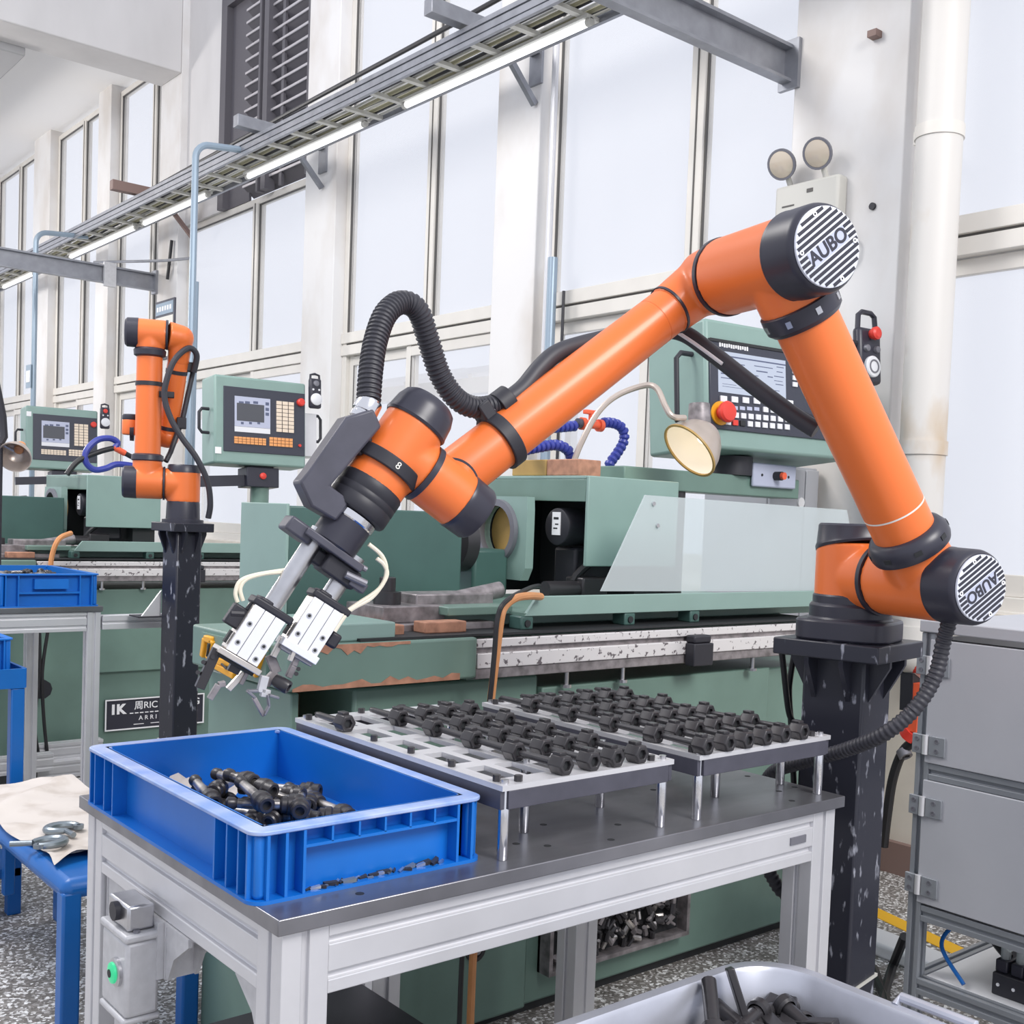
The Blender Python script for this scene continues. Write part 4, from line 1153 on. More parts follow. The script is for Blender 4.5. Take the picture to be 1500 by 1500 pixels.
    h().box(2.1965, 2.1975, 2.534, 2.556, 1.296, 1.303).box(2.1965, 2.1975, 2.534, 2.549, 1.280, 1.284).box(2.1965, 2.1975, 2.538, 2.556, 1.268, 1.272).build('label_print', 'shadeblack', r, kind='stuff')
    h().box(2.24, 2.40, 2.50, 2.60, 1.10, 1.215).build('motor_foot', 'matblack', r, bevel=.01)
    h().tube(bez([(2.3, 2.46, 1.40), (2.24, 2.45, 1.33), (2.3, 2.45, 1.22), (2.22, 2.48, 1.12), (2.30, 2.46, 1.08)], 6), .012, 8).build('motor_cable', 'cable', r)
    h().cyl((2.10, 2.47, 1.095), (2.22, 2.47, 1.095), .024, n=16).build('feed_shaft', 'oil', r)
    h().box(2.22, 2.32, 2.44, 2.52, 1.06, 1.13).build('feed_block', 'oil', r, bevel=.006)
    # plate with the round port
    pl = [(2.60, 1.13), (2.635, 1.115), (2.87, 1.115), (2.87, 1.36), (2.60, 1.36)]
    n = 28; yc, zc, rr_ = 2.735, 1.255, .082
    ring = [(yc + rr_ * math.cos(2 * math.pi * k / n), zc + rr_ * math.sin(2 * math.pi * k / n)) for k in range(n)]
    def outer(a):
        cy, cz = math.cos(a), math.sin(a)
        s = min((2.875 - yc) / abs(cy) if cy > 0 else (yc - 2.60) / max(abs(cy), 1e-6), (1.36 - zc) / abs(cz) if cz > 0 else (zc - 1.11) / max(abs(cz), 1e-6))
        return (yc + cy * s, zc + cz * s)
    out = [outer(2 * math.pi * k / n + 1e-4) for k in range(n)]
    vs = [(x, y, z) for x in (2.13, 2.16) for y, z in ring] + [(x, y, z) for x in (2.13, 2.16) for y, z in out]
    fs = []
    for k in range(n):
        j = (k + 1) % n
        fs += [(k, j, 2 * n + j, 2 * n + k), (n + j, n + k, 3 * n + k, 3 * n + j), (k, n + k, n + j, j), (2 * n + k, 2 * n + j, 3 * n + j, 3 * n + k)]
    h().add(vs, fs).build('port_plate', 'mint', r, smooth=False)
    h().ring((2.115, yc, zc), X_, .076, .096, 0, .02, 36).build('port_ring', 'aludark', r)
    h().lathe((2.17, yc, zc), X_, [(0, .085), (.01, .085)], 32).build('port_inside', 'brass', r)
    h().lathe((1.95, 2.74, 1.22), X_, [(0, .05), (.01, .085), (.05, .09), (.055, .06)], 36).build('wheel_guard', 'oil', r)
    h().lathe((1.944, 2.74, 1.22), X_, [(0, .03), (.01, .045)], 20).build('wheel_hub', 'steel', r)
    h().box(2.0, 2.13, 2.68, 2.80, 1.06, 1.20).build('wheel_stand', 'dgreen', r, bevel=.01)
    return r
m1 = machine(0, 0.0, 'green grinding machine right behind the work table with frosted splash guard', True)
m2 = machine(3.4, -.27, 'green grinding machine behind the standing second robot', False)
m3 = machine(6.9, -.27, 'dark green grinding machine farthest along the windows', False)
MB().box(1.99, 2.07, 2.42, 2.60, 1.425, 1.47).build('ochre_block', 'brass', bevel=.004, label='ochre wooden block on top of the wheel head', cat='block', origin=(2.03, 2.5, 1.425)) if False else None
t = thing('ochre_block', (2.28, 2.75, 1.425), 'ochre and pink block standing on top of the nearer wheel head', 'block')
a_, b_ = atx(2.21, 750, 690).y, atx(2.21, 800, 690).y
MB().box(2.21, 2.30, b_, a_, 1.426, 1.475).build('ochre_half', 'brass', t, bevel=.003)
MB().box(2.21, 2.30, b_ - .145, b_ - .002, 1.426, 1.475).build('pink_half', 'chip', t, bevel=.003)
# frosted guard
t = thing('splash_guard', (2.75, 2.205, 1.10), 'frosted clear splash guard with slanted edge on the machine tray', 'guard')
gpts = [aty(2.205, *p) for p in ((880, 866), (945, 725), (1240, 747), (1262, 866))]
MB().prism([(p.x, p.z) for p in gpts][::-1], (0, 2.208, 0), X_, Z_, .005).build('sheet', 'guard', t)
for px, py in ((957, 738), (963, 770)):
    p = aty(2.202, px, py)
    MB().cyl(p, p - Y_ * .004, .006, n=12).build('rivet', 'steel', t)

# recess with stacked castings seen under the table
q0, q1 = aty(2.19, 800, 1300), aty(2.19, 1003, 1300)
zlo = aty(2.19, 820, 1420).z; zhi = zlo + .24
t = thing('parts_rack', ((q0.x + q1.x) / 2, 2.19, zlo), 'steel framed rack of dark castings against the machine base', 'rack')
fr = MB().box(q0.x, q1.x, 2.205, 2.213, zlo, zhi).build('back_panel', 'shadeblack', t)  # black sheet stands for the shaded depth of the recess
for x in (q0.x, q1.x - .012):
    MB().box(x, x + .012, 2.165, 2.213, zlo, zhi).build('upright', 'railgrey', t)
for z in (zlo, zhi - .012):
    MB().box(q0.x + .012, q1.x - .012, 2.165, 2.205, z, z + .012).build('shelf', 'railgrey', t)
rr = random.Random(3)
for k in range(190):
    x = q0.x + .03 + (q1.x - q0.x - .06) * rr.random(); z = zlo + .02 + (zhi - zlo - .045) * rr.random()
    d = V((rr.uniform(-1, 1), rr.uniform(-.3, .3), rr.uniform(-1, 1))).normalized()
    yy = 2.178 + .016 * rr.random()
    MB().cyl(V((x, yy, z)) - d * .015, V((x, yy, z)) + d * .015, .004 + .006 * rr.random(), n=7).build('casting', ['oil', 'rod', 'railgrey', 'oil'][k % 4], t)
p = aty(2.198, 697, 1392)
t = thing('round_port', p, 'round dark port in the green machine base under the table', 'port')
MB().lathe(p + Y_ * .004, -Y_, [(0, .03), (.006, .03), (.006, .02), (.002, .02)], 20).build('port_collar', 'oil', t)
MB().cyl(p, p - Y_ * .012, .008, n=12).build('port_plug', 'railgrey', t)

# ------------------------------------------------------------------ control panels
def plane_panel(px, py, Y, yaw, tilt):
    c = aty(Y, px, py)
    ux = V((math.cos(yaw), math.sin(yaw), 0))
    nb = V((-ux.y, ux.x, 0))                 # away from the viewer
    uz = (Z_ * math.cos(tilt) + nb * math.sin(tilt))
    n = ux.cross(uz).normalized()            # towards the viewer
    return c, ux, uz, n
c, ux, uz, n = plane_panel(1130, 575, 2.52, R(-6), R(5))
def L2(px, py, off=0.0):
    p = onp(c + n * off, n, px, py) - c; return p.dot(ux), p.dot(uz)
def rect(p, q, d0, d1, cc=None):
    (x0, z0), (x1, z1) = p, q
    return MB().obox(c + ux * ((x0 + x1) / 2) + uz * ((z0 + z1) / 2) + n * ((d0 + d1) / 2), ux, uz, n, abs(x1 - x0) / 2, abs(z1 - z0) / 2, abs(d1 - d0) / 2)
pn = thing('operator_console', c - uz * .25, 'green CNC control panel with white screen, keypad and red stop button', 'control panel')
xl = L2(1034, 560)[0]; xr = L2(1244, 560)[0]; zt = L2(1130, 482)[1]; zb = L2(1130, 664)[1]
dep = .30
# case with chamfered rear edge
body = MB()
ch = .06
pf = [(xl, -.0), (xr, -.0), (xr, -dep), (xl + ch * .0, -dep)]
body.add([c + ux * x + uz * z + n * d for z in (zb, zt) for x, d in pf], [(0, 1, 2, 3), (7, 6, 5, 4), (0, 4, 5, 1), (1, 5, 6, 2), (2, 6, 7, 3), (3, 7, 4, 0)])
body.build('case', 'mint', pn, bevel=.012)
fx0, fz1 = L2(1037, 497); fz0 = L2(1035, 627)[1]; fx1 = xr - .02
rect((fx0, fz0), (fx1, fz1), 0, .008).build('fascia', 'darkscreen', pn, bevel=.002)
rect((fx0, fz1 - .006), (fx1, fz1 + .004), 0, .012).build('fascia_edge', 'shadeblack', pn)
lx0, lz1 = L2(1049, 514); lx1 = L2(1148, 583)[0]; lz0 = L2(1047, 574)[1]
scr = rect((lx0, lz0), (lx1, lz1), .008, .011).build('screen', 'lcd', pn)
def mark(parent, a, b, m='lcdtext'):
    (x0, z0), (x1, z1) = a, b
    rect((x0, z0), (x1, z1), .011, .0116).build('screen_line', m, parent)
W_l = lx1 - lx0; H_l = lz1 - lz0
for u0, u1_, v0, v1_ in ((.0, 1, .87, .905), (.02, .38, .72, .74), (.52, .80, .745, .765), (.55, .72, .62, .65), (.03, .30, .44, .47), (.14, .40, .45, .462), (.03, .40, .34, .36), (.72, .80, .52, .545),
                       (.86, .97, .80, .82), (.86, .95, .68, .70), (.82, .97, .56, .58), (.82, .95, .45, .465), (.84, .96, .36, .38), (.46, .58, .50, .52), (.05, .25, .2, .21), (.05, .4, .14, .15), (.6, .9, .2, .215)):
    mark(scr, (lx0 + W_l * u0, lz0 + H_l * v0), (lx0 + W_l * u1_, lz0 + H_l * v1_))
o = L2(1075, 509)
for k in range(13):
    rect((o[0] - .075 + .0105 * k, o[1] - .007 + .002 * (k % 3 == 1)), (o[0] - .068 + .0105 * k, o[1] + .006 + .002 * (k % 4 == 0)), .008, .0088).build('fascia_mark', 'printwhite', pn)
def keyat(px, py, w, h, m='key'):
    x, z = L2(px, py)
    rect((x - w / 2, z - h / 2), (x + w / 2, z + h / 2), .008, .014).build('key', m, pn, bevel=.001)
kw = .0235
for k in range(7): keyat(1056.5 + 16.2 * k, 585 + 1.05 * k, kw * 1.25, .020)
for k in (5, 6, 8, 9): keyat(1064 + 10.8 * k, 596 + .95 * k, kw, .0185)
for k in range(10): keyat(1064 + 10.8 * k, 608 + .95 * k, kw, .0185)
for k in range(9): keyat(1063 + 10.8 * k, 619 + .9 * k, kw, .0185, 'redplastic' if k == 1 else ('shadeblack' if k == 2 else 'key'))
for k in range(5): 
    x, z = L2(1064 + 10.5 * k, 597.5 + .5 * k); rect((x - .012, z - .006), (x + .012, z + .006), .008, .0086).build('key_legend', 'printgrey', pn)
for r_ in range(3):
    for k in range(2): keyat(1161 + 10.8 * k, 545 + 9.5 * r_, kw, .0165)
x, z = L2(1176, 617)
MB().lathe(c + ux * x + uz * z + n * .008, n, [(0, .03), (.008, .03), (.012, .02), (.03, .02)], 24).build('rotary_knob', 'matblack', pn)
x, z = L2(1052, 606); eo = c + ux * x + uz * z + n * .008
MB().lathe(eo, n, [(0, .040), (.006, .040)], 32).build('stop_collar', 'yellow', pn)
MB().lathe(eo + n * .006, n, [(0, .022), (.02, .022), (.022, .034), (.034, .036), (.042, .030), (.045, .018)], 32).build('stop_button', 'redplastic', pn, label='red mushroom stop button')
# side handle on the left flank
sL = c + ux * xl
hA = [sL - n * (dep * .22) + uz * .11, sL - n * (dep * .22) + uz * .11 - ux * .05, sL - n * (dep * .22) + uz * .09 - ux * .07, sL - n * (dep * .22) - uz * .12 - ux * .07, sL - n * (dep * .22) - uz * .14 - ux * .05, sL - n * (dep * .22) - uz * .14]
MB().tube(hA, .009, 10).build('handle', 'matblack', pn)
# pendant hung beside the panel
pd = thing('hand_pendant', c + ux * (xr + .1), 'black hand pendant with red button and dial by the green CNC panel', 'pendant')
cc, uz_ = L2(1277, 514), None
pc = c + ux * L2(1276, 516)[0] + uz * L2(1276, 516)[1]
hw, hh = .062, .125
MB().obox(pc - n * .02 - uz * .012, ux, uz, n, hw, hh - .02, .02).build('pendant_body', 'black', pd, bevel=.015)
MB().tube([pc - n * .02 + uz * (hh - .04) - ux * .05, pc - n * .02 + uz * (hh + .015) - ux * .045, pc - n * .02 + uz * (hh + .028) - ux * .025, pc - n * .02 + uz * (hh + .028) + ux * .025, pc - n * .02 + uz * (hh + .015) + ux * .045, pc - n * .02 + uz * (hh - .04) + ux * .05], .010, 10).build('pendant_handle', 'black', pd)
MB().lathe(pc + uz * .068 + ux * .005, n, [(0, .018), (.012, .018), (.014, .024), (.028, .024), (.034, .016)], 24).build('pendant_button', 'redplastic', pd)
for s_ in (-1, 1):
    MB().lathe(pc + uz * .012 + ux * (.028 * s_), n, [(0, .014), (.012, .012), (.014, .006)], 16).build('pendant_switch', 'aludark', pd)
MB().lathe(pc - uz * .055, n, [(0, .040), (.010, .040), (.014, .036)], 36).build('pendant_dial', 'key', pd)
MB().ring(pc - uz * .055, n, .020, .026, .013, .016, 24).build('dial_ring', 'aludark', pd)
MB().tube([pc - ux * (hw - .005) - n * .02 + uz * .03, c + ux * (xr - .01) - n * .03 + uz * (L2(1276, 516)[1] + .03)], .012, 8).build('pendant_hook', 'matblack', pd)
# swing arm below the panel
ar = thing('swing_arm', (2.85, 2.72, 1.06), 'green horizontal swing arm carrying the CNC panel', 'arm')
a1, a2 = aty(2.62, 908, 697), aty(2.62, 1165, 697)
MB().box(a1.x, a2.x, 2.60, 2.72, 1.405, 1.475).build('arm_beam', 'green', ar, bevel=.004)
MB().cyl((a1.x + .28, 2.66, 1.06), (a1.x + .28, 2.66, 1.405), .05, n=24).build('arm_post', 'oil', ar)
mid = c + ux * ((xl + xr) / 2 - .1) + uz * zb - n * .14
MB().cyl((mid.x, mid.y, 1.475), (mid.x, mid.y, mid.z), .07, n=24).build('swivel', 'matblack', ar)
s1 = aty(2.585, 1104, 677); s2 = aty(2.585, 1165, 717)
MB().box(s1.x, s2.x, 2.583, 2.597, s2.z, s1.z).build('switch_plate', 'printgrey', ar, bevel=.006)
mc = V(((s1.x + s2.x) / 2, 2.583, (s1.z + s2.z) / 2))
MB().cyl(mc, mc - Y_ * .03, .016, n=16).build('button_barrel', 'matblack', ar)
MB().cyl(mc - Y_ * .03, mc - Y_ * .042, .013, n=16).build('arm_button', 'redorange', ar)
for sx in (-1, 1):
    MB().cyl(mc + X_ * (sx * .075), mc + X_ * (sx * .075) - Y_ * .002, .005, n=10).build('screw', 'shadeblack', ar)
k0, k1 = aty(2.76, 1132, 672), aty(2.76, 1262, 742); k1.x = min(k1.x, 3.775)
t = thing('electrical_cabinet', ((k0.x + k1.x) / 2, 3.1, 0), 'grey electrical cabinet standing behind the CNC panel arm', 'cabinet')
MB().box(k0.x, k1.x, 2.78, 3.1, 0, k0.z - .02).build('cabinet_body', 'cab', t, bevel=.006)
sx = aty(2.77, 1180, 700).x
MB().box(k0.x + .005, sx - .004, 2.768, 2.78, .05, k0.z - .03).build('cabinet_door', 'cab', t, bevel=.003)
MB().box(sx + .004, k1.x - .005, 2.768, 2.78, .05, k0.z - .03).build('cabinet_door', 'cab', t, bevel=.003)
MB().cyl((k1.x - .12, 2.767, k0.z - .16), (k1.x - .12, 2.76, k0.z - .16), .02, n=16).build('cabinet_lock', 'printwhite', t)

def small_panel(dy, label, first):
    c, ux, uz, n = plane_panel(382, 620, 5.85, R(-4), R(4))
    def l2(px, py):
        p = onp(c, n, px, py) - c; return p.dot(ux), p.dot(uz)
    off = V((0, dy, 0))
    r = thing('operator_console', c + off - uz * .3, label, 'control panel')
    def rc(p, q, d0, d1):
        (x0, z0), (x1, z1) = p, q
        return MB().obox(c + off + ux * ((x0 + x1) / 2) + uz * ((z0 + z1) / 2) + n * ((d0 + d1) / 2), ux, uz, n, abs(x1 - x0) / 2, abs(z1 - z0) / 2, abs(d1 - d0) / 2)
    def q(px, py, d=0.0): x, z = l2(px, py); return c + off + ux * x + uz * z + n * d
    x0, x1 = l2(314, 620)[0], l2(448, 620)[0]; zt_, zb_ = l2(384, 555)[1], l2(384, 682)[1]
    rc((x0, zb_), (x1, zt_), -.20, 0).build('case', 'mint', r, bevel=.012)
    rc((l2(327, 620)[0], l2(386, 664.5)[1]), (l2(446, 620)[0], l2(386, 571)[1]), 0, .006).build('fascia', 'darkscreen', r, bevel=.002)
    sc = rc(l2(343, 624), l2(395, 585), .006, .009).build('screen', 'printgrey', r)
    rc(l2(346, 616), l2(386, 594), .009, .010).build('screen_window', 'lcddark', sc)
    for px in (349, 358, 370): rc(l2(px, 591.5), l2(px + 7, 588.5), .009, .0097).build('screen_mark', 'lcdtext', sc)
    for py in (592, 600, 607): rc(l2(388, py + 2), l2(393, py - 2), .009, .0097).build('screen_mark', 'lcdtext', sc)
    for px in (352, 364, 376): rc(l2(px, 621.5), l2(px + 4, 618.5), .009, .0097).build('screen_mark', 'lcdtext', sc)
    rc(l2(343, 632), l2(395, 628.5), .006, .008).build('soft_key_strip', 'key', r)
    def pad(name, xa, ya, xb, yb, nx, ny, m):
        b = MB(); (X0, Z1), (X1, Z0) = l2(xa, ya), l2(xb, yb); dx = (X1 - X0) / nx; dz = (Z1 - Z0) / ny
        for i in range(nx):
            for j in range(ny):
                cx_, cz_ = X0 + dx * (i + .5), Z0 + dz * (j + .5)
                b.obox(c + off + ux * cx_ + uz * cz_ + n * .008, ux, uz, n, dx * .43, dz * .43, .003)
        b.build(name, m, r, kind='stuff')
    pad('orange_keypad', 342, 639, 389, 653, 8, 3, 'keyorange' if first else 'keycream')
    pad('orange_keypad', 393.5, 640, 428, 656, 6, 3, 'keyorange' if first else 'keycream')
    pad('cream_keypad', 403.5, 587, 430, 635, 3, 8, 'keycream')
    MB().lathe(q(439, 590, .006), n, [(0, .022), (.02, .022), (.026, .015)], 20).build('stop_button', 'redplastic', r)
    MB().lathe(q(438, 653, .006), n, [(0, .008), (.01, .008)], 12).build('panel_lamp', 'redplastic', r)
    rc(l2(315, 664), l2(324, 655), 0, .003).build('corner_badge', 'printwhite', r)
    if not first: rc(l2(315, 570), l2(324, 561), 0, .003).build('corner_badge', 'printwhite', r)
    for a, b_, sgn in ((l2(312, 597), l2(312, 632), -1), (l2(463, 607), l2(463, 645), 1)):
        if sgn == 1 and not first: continue
        pts = [(a[0] + (.0 if sgn < 0 else -.04), a[1], -.06), (a[0] + sgn * .04, a[1], -.06), (a[0] + sgn * .055, a[1] - .02, -.06), (b_[0] + sgn * .055, b_[1] + .02, -.06), (b_[0] + sgn * .04, b_[1], -.06), (b_[0] + (.0 if sgn < 0 else -.04), b_[1], -.06)]
        MB().tube([c + off + ux * x + uz * z + n * d for x, z, d in pts], .009, 8).build('handle', 'matblack', r)
    if first: rc(l2(448, 668), l2(466, 606), -.12, -.02).build('cable_duct', 'alu', r, bevel=.004)
    # base and arm
    pb = q(387, 697, -.1)
    rc(l2(364, 712), l2(411, 686), -.16, -.02).build('swivel_box', 'black', r, bevel=.004)
    rc(l2(372, 687), l2(405, 682), -.14, -.04).build('swivel', 'matblack', r)
    MB().lathe(q(387, 697, -.02), n, [(0, .018), (.01, .018), (.014, .010)], 20).build('swivel_button', 'redplastic', r)
    MB().bar(q(365, 702, -.09), q(300, 703, -.12), .07, .06).build('arm_beam', 'black', r)
    MB().cyl(q(390, 712, -.09), V((q(390, 712, -.09).x, q(390, 712, -.09).y, 1.061)), .05, n=16).build('arm_post', 'green', r)
    # pendant
    pd = thing('hand_pendant', q(460, 600), ('black hand pendant with metal dial hanging on the panel with orange keys' if first else 'black hand pendant with red key hanging on the panel with cream keys'), 'pendant')
    P = q(460, 577, .01)
    MB().obox(P, ux, uz, n, .036, .085, .018).build('pendant_body', 'black', pd, bevel=.012)
    MB().tube([P + uz * .07 - ux * .028, P + uz * .105 - ux * .026, P + uz * .112, P + uz * .105 + ux * .026, P + uz * .07 + ux * .028], .007, 8).build('pendant_handle', 'black', pd)
    MB().lathe(P - uz * .035 + n * .018, n, [(0, .034), (.008, .034), (.012, .028)], 24).build('pendant_dial', 'key', pd)
    MB().lathe(P + uz * .055 + n * .018, n, [(0, .018), (.008, .016), (.010, .008)], 16).build('pendant_button', 'aludark' if first else 'redplastic', pd)
    for s_ in (-1, 1): MB().lathe(P + uz * .02 + ux * (.018 * s_) + n * .018, n, [(0, .006), (.004, .006)], 10).build('pendant_switch', 'key', pd)
    return r
small_panel(0, 'green control panel with small screen and orange keys above the second machine', True)
small_panel(3.4, 'green control panel with cream keys far behind the second robot', False)

# ------------------------------------------------------------------ gooseneck lamp and coolant hoses
lp = thing('work_lamp', (2.35, 2.62, 1.425), 'lit dome work lamp on a bent grey gooseneck over the machine', 'lamp')
gpth = [aty(2.62, 836, 690), aty(2.60, 850, 652), aty(2.58, 874, 607), aty(2.55, 903, 580), aty(2.5, 943, 565), aty(2.46, 962, 569), aty(2.42, 975, 596), aty(2.40, 985, 610), aty(2.40, 1003, 612)]
MB().tube(bez(gpth, 8), .0095, 10).build('gooseneck', 'lampcup', lp)
ld = (-rgt * .70 - upv * .66 - fwd * .36).normalized()
lc = aty(2.40, 1030, 641)
prof = [(-.046, .004), (-.044, .020), (-.035, .038), (-.025, .050), (-.005, .068), (.03, .088), (.06, .097), (.068, .0985)]
MB().lathe(lc, ld, prof, 40, cap=False).build('lamp_shade', 'lampcup', lp)
MB().lathe(lc, ld, [(t_ , max(r_ - .003, .002)) for t_, r_ in prof[3:]], 40, cap=False).build('reflector', 'lampin', lp)
MB().ring(lc, ld, .093, .1, .064, .070, 40).build('shade_rim', 'brass', lp)
cc_ = lc + upv * .022 - rgt * .012
MB().cyl(cc_, cc_ + upv * .085, .037, .033, n=28, bev=.004).build('lamp_cap', 'railgrey', lp)
MB().sphere(lc - ld * .004, .022, 20, 12).build('bulb', 'bulb', lp)
pl_ = D.lights.new('lamp_glow', 'POINT'); pl_.energy = .12; pl_.color = (1, .8, .55); pl_.shadow_soft_size = .03
po = D.objects.new('lamp_glow', pl_); COL.objects.link(po); po.parent = lp; po.location = (lc + ld * .055) - WL[lp.name]

def beads(name, pts, label, valve=None):
    t = thing(name, pts[-1], label, 'hose')
    P = resample(bez(pts, 16), .019)
    for i in range(len(P)):
        d = (P[min(i + 1, len(P) - 1)] - P[max(i - 1, 0)]).normalized()
        if valve and (P[i] - valve).length < .055: continue
        MB().lathe(P[i] - d * .011, d, [(0, .0105), (.004, .0165), (.013, .0175), (.018, .013), (.022, .0105)], 14).build('hose_segment', 'bluehose', t)
    if valve:
        v = valve
        MB().cyl(v - X_ * .045, v + X_ * .045, .013, n=16).cyl(v - X_ * .045, v - X_ * .03, .020, n=16).cyl(v + X_ * .03, v + X_ * .045, .020, n=16).build('valve_body', 'redorange', t)
        MB().cyl(v, v + Z_ * .035, .010, n=12).build('valve_stem', 'redorange', t)
        MB().box(v.x - .032, v.x + .032, v.y - .008, v.y + .008, v.z + .032, v.z + .046).build('valve_handle', 'redorange', t, bevel=.003)
        MB().cyl(v - X_ * .06, v - X_ * .044, .016, n=14).build('valve_socket', 'gunmetal', t)
yb_ = 2.70
vv = aty(yb_, 866, 622)
beads('coolant_hose', [aty(yb_, 745, 636), aty(yb_, 790, 629), aty(yb_, 830, 625), vv, aty(yb_, 893, 619), aty(yb_, 911, 627), aty(yb_, 914, 645), aty(yb_, 904, 664), aty(yb_, 893, 680), aty(yb_, 890, 697)], 'blue segmented coolant hose with an orange valve', vv)
beads('coolant_hose', [aty(2.66, 765, 660), aty(2.66, 790, 655), aty(2.66, 815, 652), aty(2.66, 832, 660), aty(2.66, 837, 676), aty(2.66, 834, 692)], 'short blue segmented coolant hose beside the ochre block')
# blue loop hose at the second machine
yl = 5.9
pts = [aty(yl, 130, 690), aty(yl, 150, 672), aty(yl, 168, 656), aty(yl, 172, 648), aty(yl, 160, 642), aty(yl, 142, 645), aty(yl, 127, 660), aty(yl, 126, 677), aty(yl, 138, 688), aty(yl, 155, 686), aty(yl, 172, 680), aty(yl, 200, 683)]
t = thing('coolant_hose', aty(yl, 130, 695), 'looped smooth blue hose above the second machine', 'hose')
MB().tube(bez(pts[2:], 8), .016, 10).build('hose_tube', 'bluehose', t)
MB().tube(bez([aty(yl, 98, 695), aty(yl, 115, 675), aty(yl, 145, 662), aty(yl, 168, 656)], 8), .014, 10).build('black_tube', 'cable', t)
MB().cyl(aty(yl, 166, 655), aty(yl, 183, 664), .016, n=12).build('hose_joint', 'redorange', t)
MB().cyl(aty(yl, 183, 664), aty(yl, 198, 672), .013, n=12).build('hose_tail', 'cable', t)

# copper coloured pipe with the hose beside it, in front of the machine bed
t = thing('coolant_pipe', (1.62, 2.06, 0), 'orange copper coolant pipe rising between table and machine', 'pipe')
cp_ = [aty(2.06, 684, 1500), aty(2.06, 692, 1420), aty(2.06, 697, 1360), aty(2.06, 706, 1200), aty(2.06, 718, 1040), aty(2.06, 727, 960), aty(2.06, 734, 905), aty(2.07, 741, 887), aty(2.08, 756, 876), aty(2.11, 775, 873), aty(2.165, 792, 874)]
cp_[0] = V((cp_[1].x, 2.06, .0))
MB().tube(bez(cp_, 8), .0095, 10).build('pipe', 'copper', t)
ch_ = [aty(2.05, 668, 1500), aty(2.05, 677, 1400), aty(2.05, 690, 1260), aty(2.05, 716, 1040), aty(2.05, 724, 960), aty(2.05, 729, 905), aty(2.06, 742, 880), aty(2.15, 775, 862), aty(2.3, 790, 858)]
ch_[0] = V((ch_[1].x, 2.05, 0))
MB().tube(bez(ch_, 8), .006, 8).build('control_hose', 'cable', label='thin dark hose running up beside the orange coolant pipe', cat='hose')
MB().tube(bez([aty(5.5, 73, 850), aty(5.5, 76, 815), aty(5.5, 86, 790), aty(5.55, 104, 781)], 8), .012, 8).build('coolant_pipe', 'copper', label='pale orange pipe at the second machine rail', cat='pipe')

# yellow frame on the bed end behind the gripper
t = thing('yellow_guard', atx(1.11, 345, 990), 'yellow plastic guard with black slots behind the gripper', 'guard')
def yb(p, q, w=.016, m='yellow', d=.0): MB().bar(atx(1.111 + d, *p), atx(1.111 + d, *q), w, w, up=X_).build('guard_bar', m, t, bevel=.003)
yb((302, 935), (298, 962)); yb((302, 935), (313, 938)); yb((313, 938), (306, 965)); yb((318, 975), (345, 990)); yb((318, 968), (342, 972)); yb((375, 990), (388, 950)); yb((388, 950), (380, 948)); yb((368, 985), (380, 950))
yb((307, 942), (303, 962), .006, 'shadeblack', -.01); yb((324, 972), (332, 980), .005, 'shadeblack', -.012); yb((374, 978), (382, 955), .008, 'shadeblack', -.01)
MB().box(1.112, 1.1195, atx(1.115, 392, 960).y, atx(1.115, 296, 960).y, .93, 1.0).build('guard_back', 'green', t)

# name plate on the second machine
x0, x1 = aty(5.58, 155, 1028).x, aty(5.58, 300, 1020).x
z0, z1 = aty(5.58, 155, 1072).z, aty(5.58, 155, 1026).z
t = thing('name_plate', ((x0 + x1) / 2, 5.585, z0), 'black name plate with white lettering on the second machine base', 'sign')
MB().box(x0, x1, 5.588, 5.598, z0, z1).build('plate', 'black', t)
e_ = .006
for a in ((x0, x1, z0, z0 + e_), (x0, x1, z1 - e_, z1), (x0, x0 + e_, z0 + e_, z1 - e_), (x1 - e_, x1, z0 + e_, z1 - e_)):
    MB().box(a[0], a[1], 5.584, 5.588, a[2], a[3]).build('plate_border', 'printwhite', t)
hgt = z1 - z0; wdt = x1 - x0
MB().text('1K', hgt * .42, (x0 + wdt * .12, 5.587, z0 + hgt * .66), X_, Z_, .001, bold=.05).build('plate_logo', 'printwhite', t)
MB().text('\u5468RIC', hgt * .30, (x0 + wdt * .40, 5.587, z0 + hgt * .74), X_, Z_, .001, bold=.004).build('plate_lettering', 'printwhite', t)
MB().text('G', hgt * .30, (x0 + wdt * .92, 5.587, z0 + hgt * .74), X_, Z_, .001, bold=.02).build('plate_lettering', 'printwhite', t)
MB().text('A R R I', hgt * .20, (x0 + wdt * .42, 5.587, z0 + hgt * .34), X_, Z_, .001).build('plate_lettering', 'printwhite', t)
for k in range(7): MB().box(x0 + wdt * (.24 + .05 * k), x0 + wdt * (.275 + .05 * k), 5.586, 5.588, z0 + hgt * .50, z0 + hgt * .53).build('plate_line', 'printwhite', t)
for k in range(2): MB().box(x0 + wdt * (.28 + .17 * k), x0 + wdt * (.38 + .22 * k), 5.586, 5.588, z0 + hgt * .14, z0 + hgt * .16).build('plate_line', 'printwhite', t)

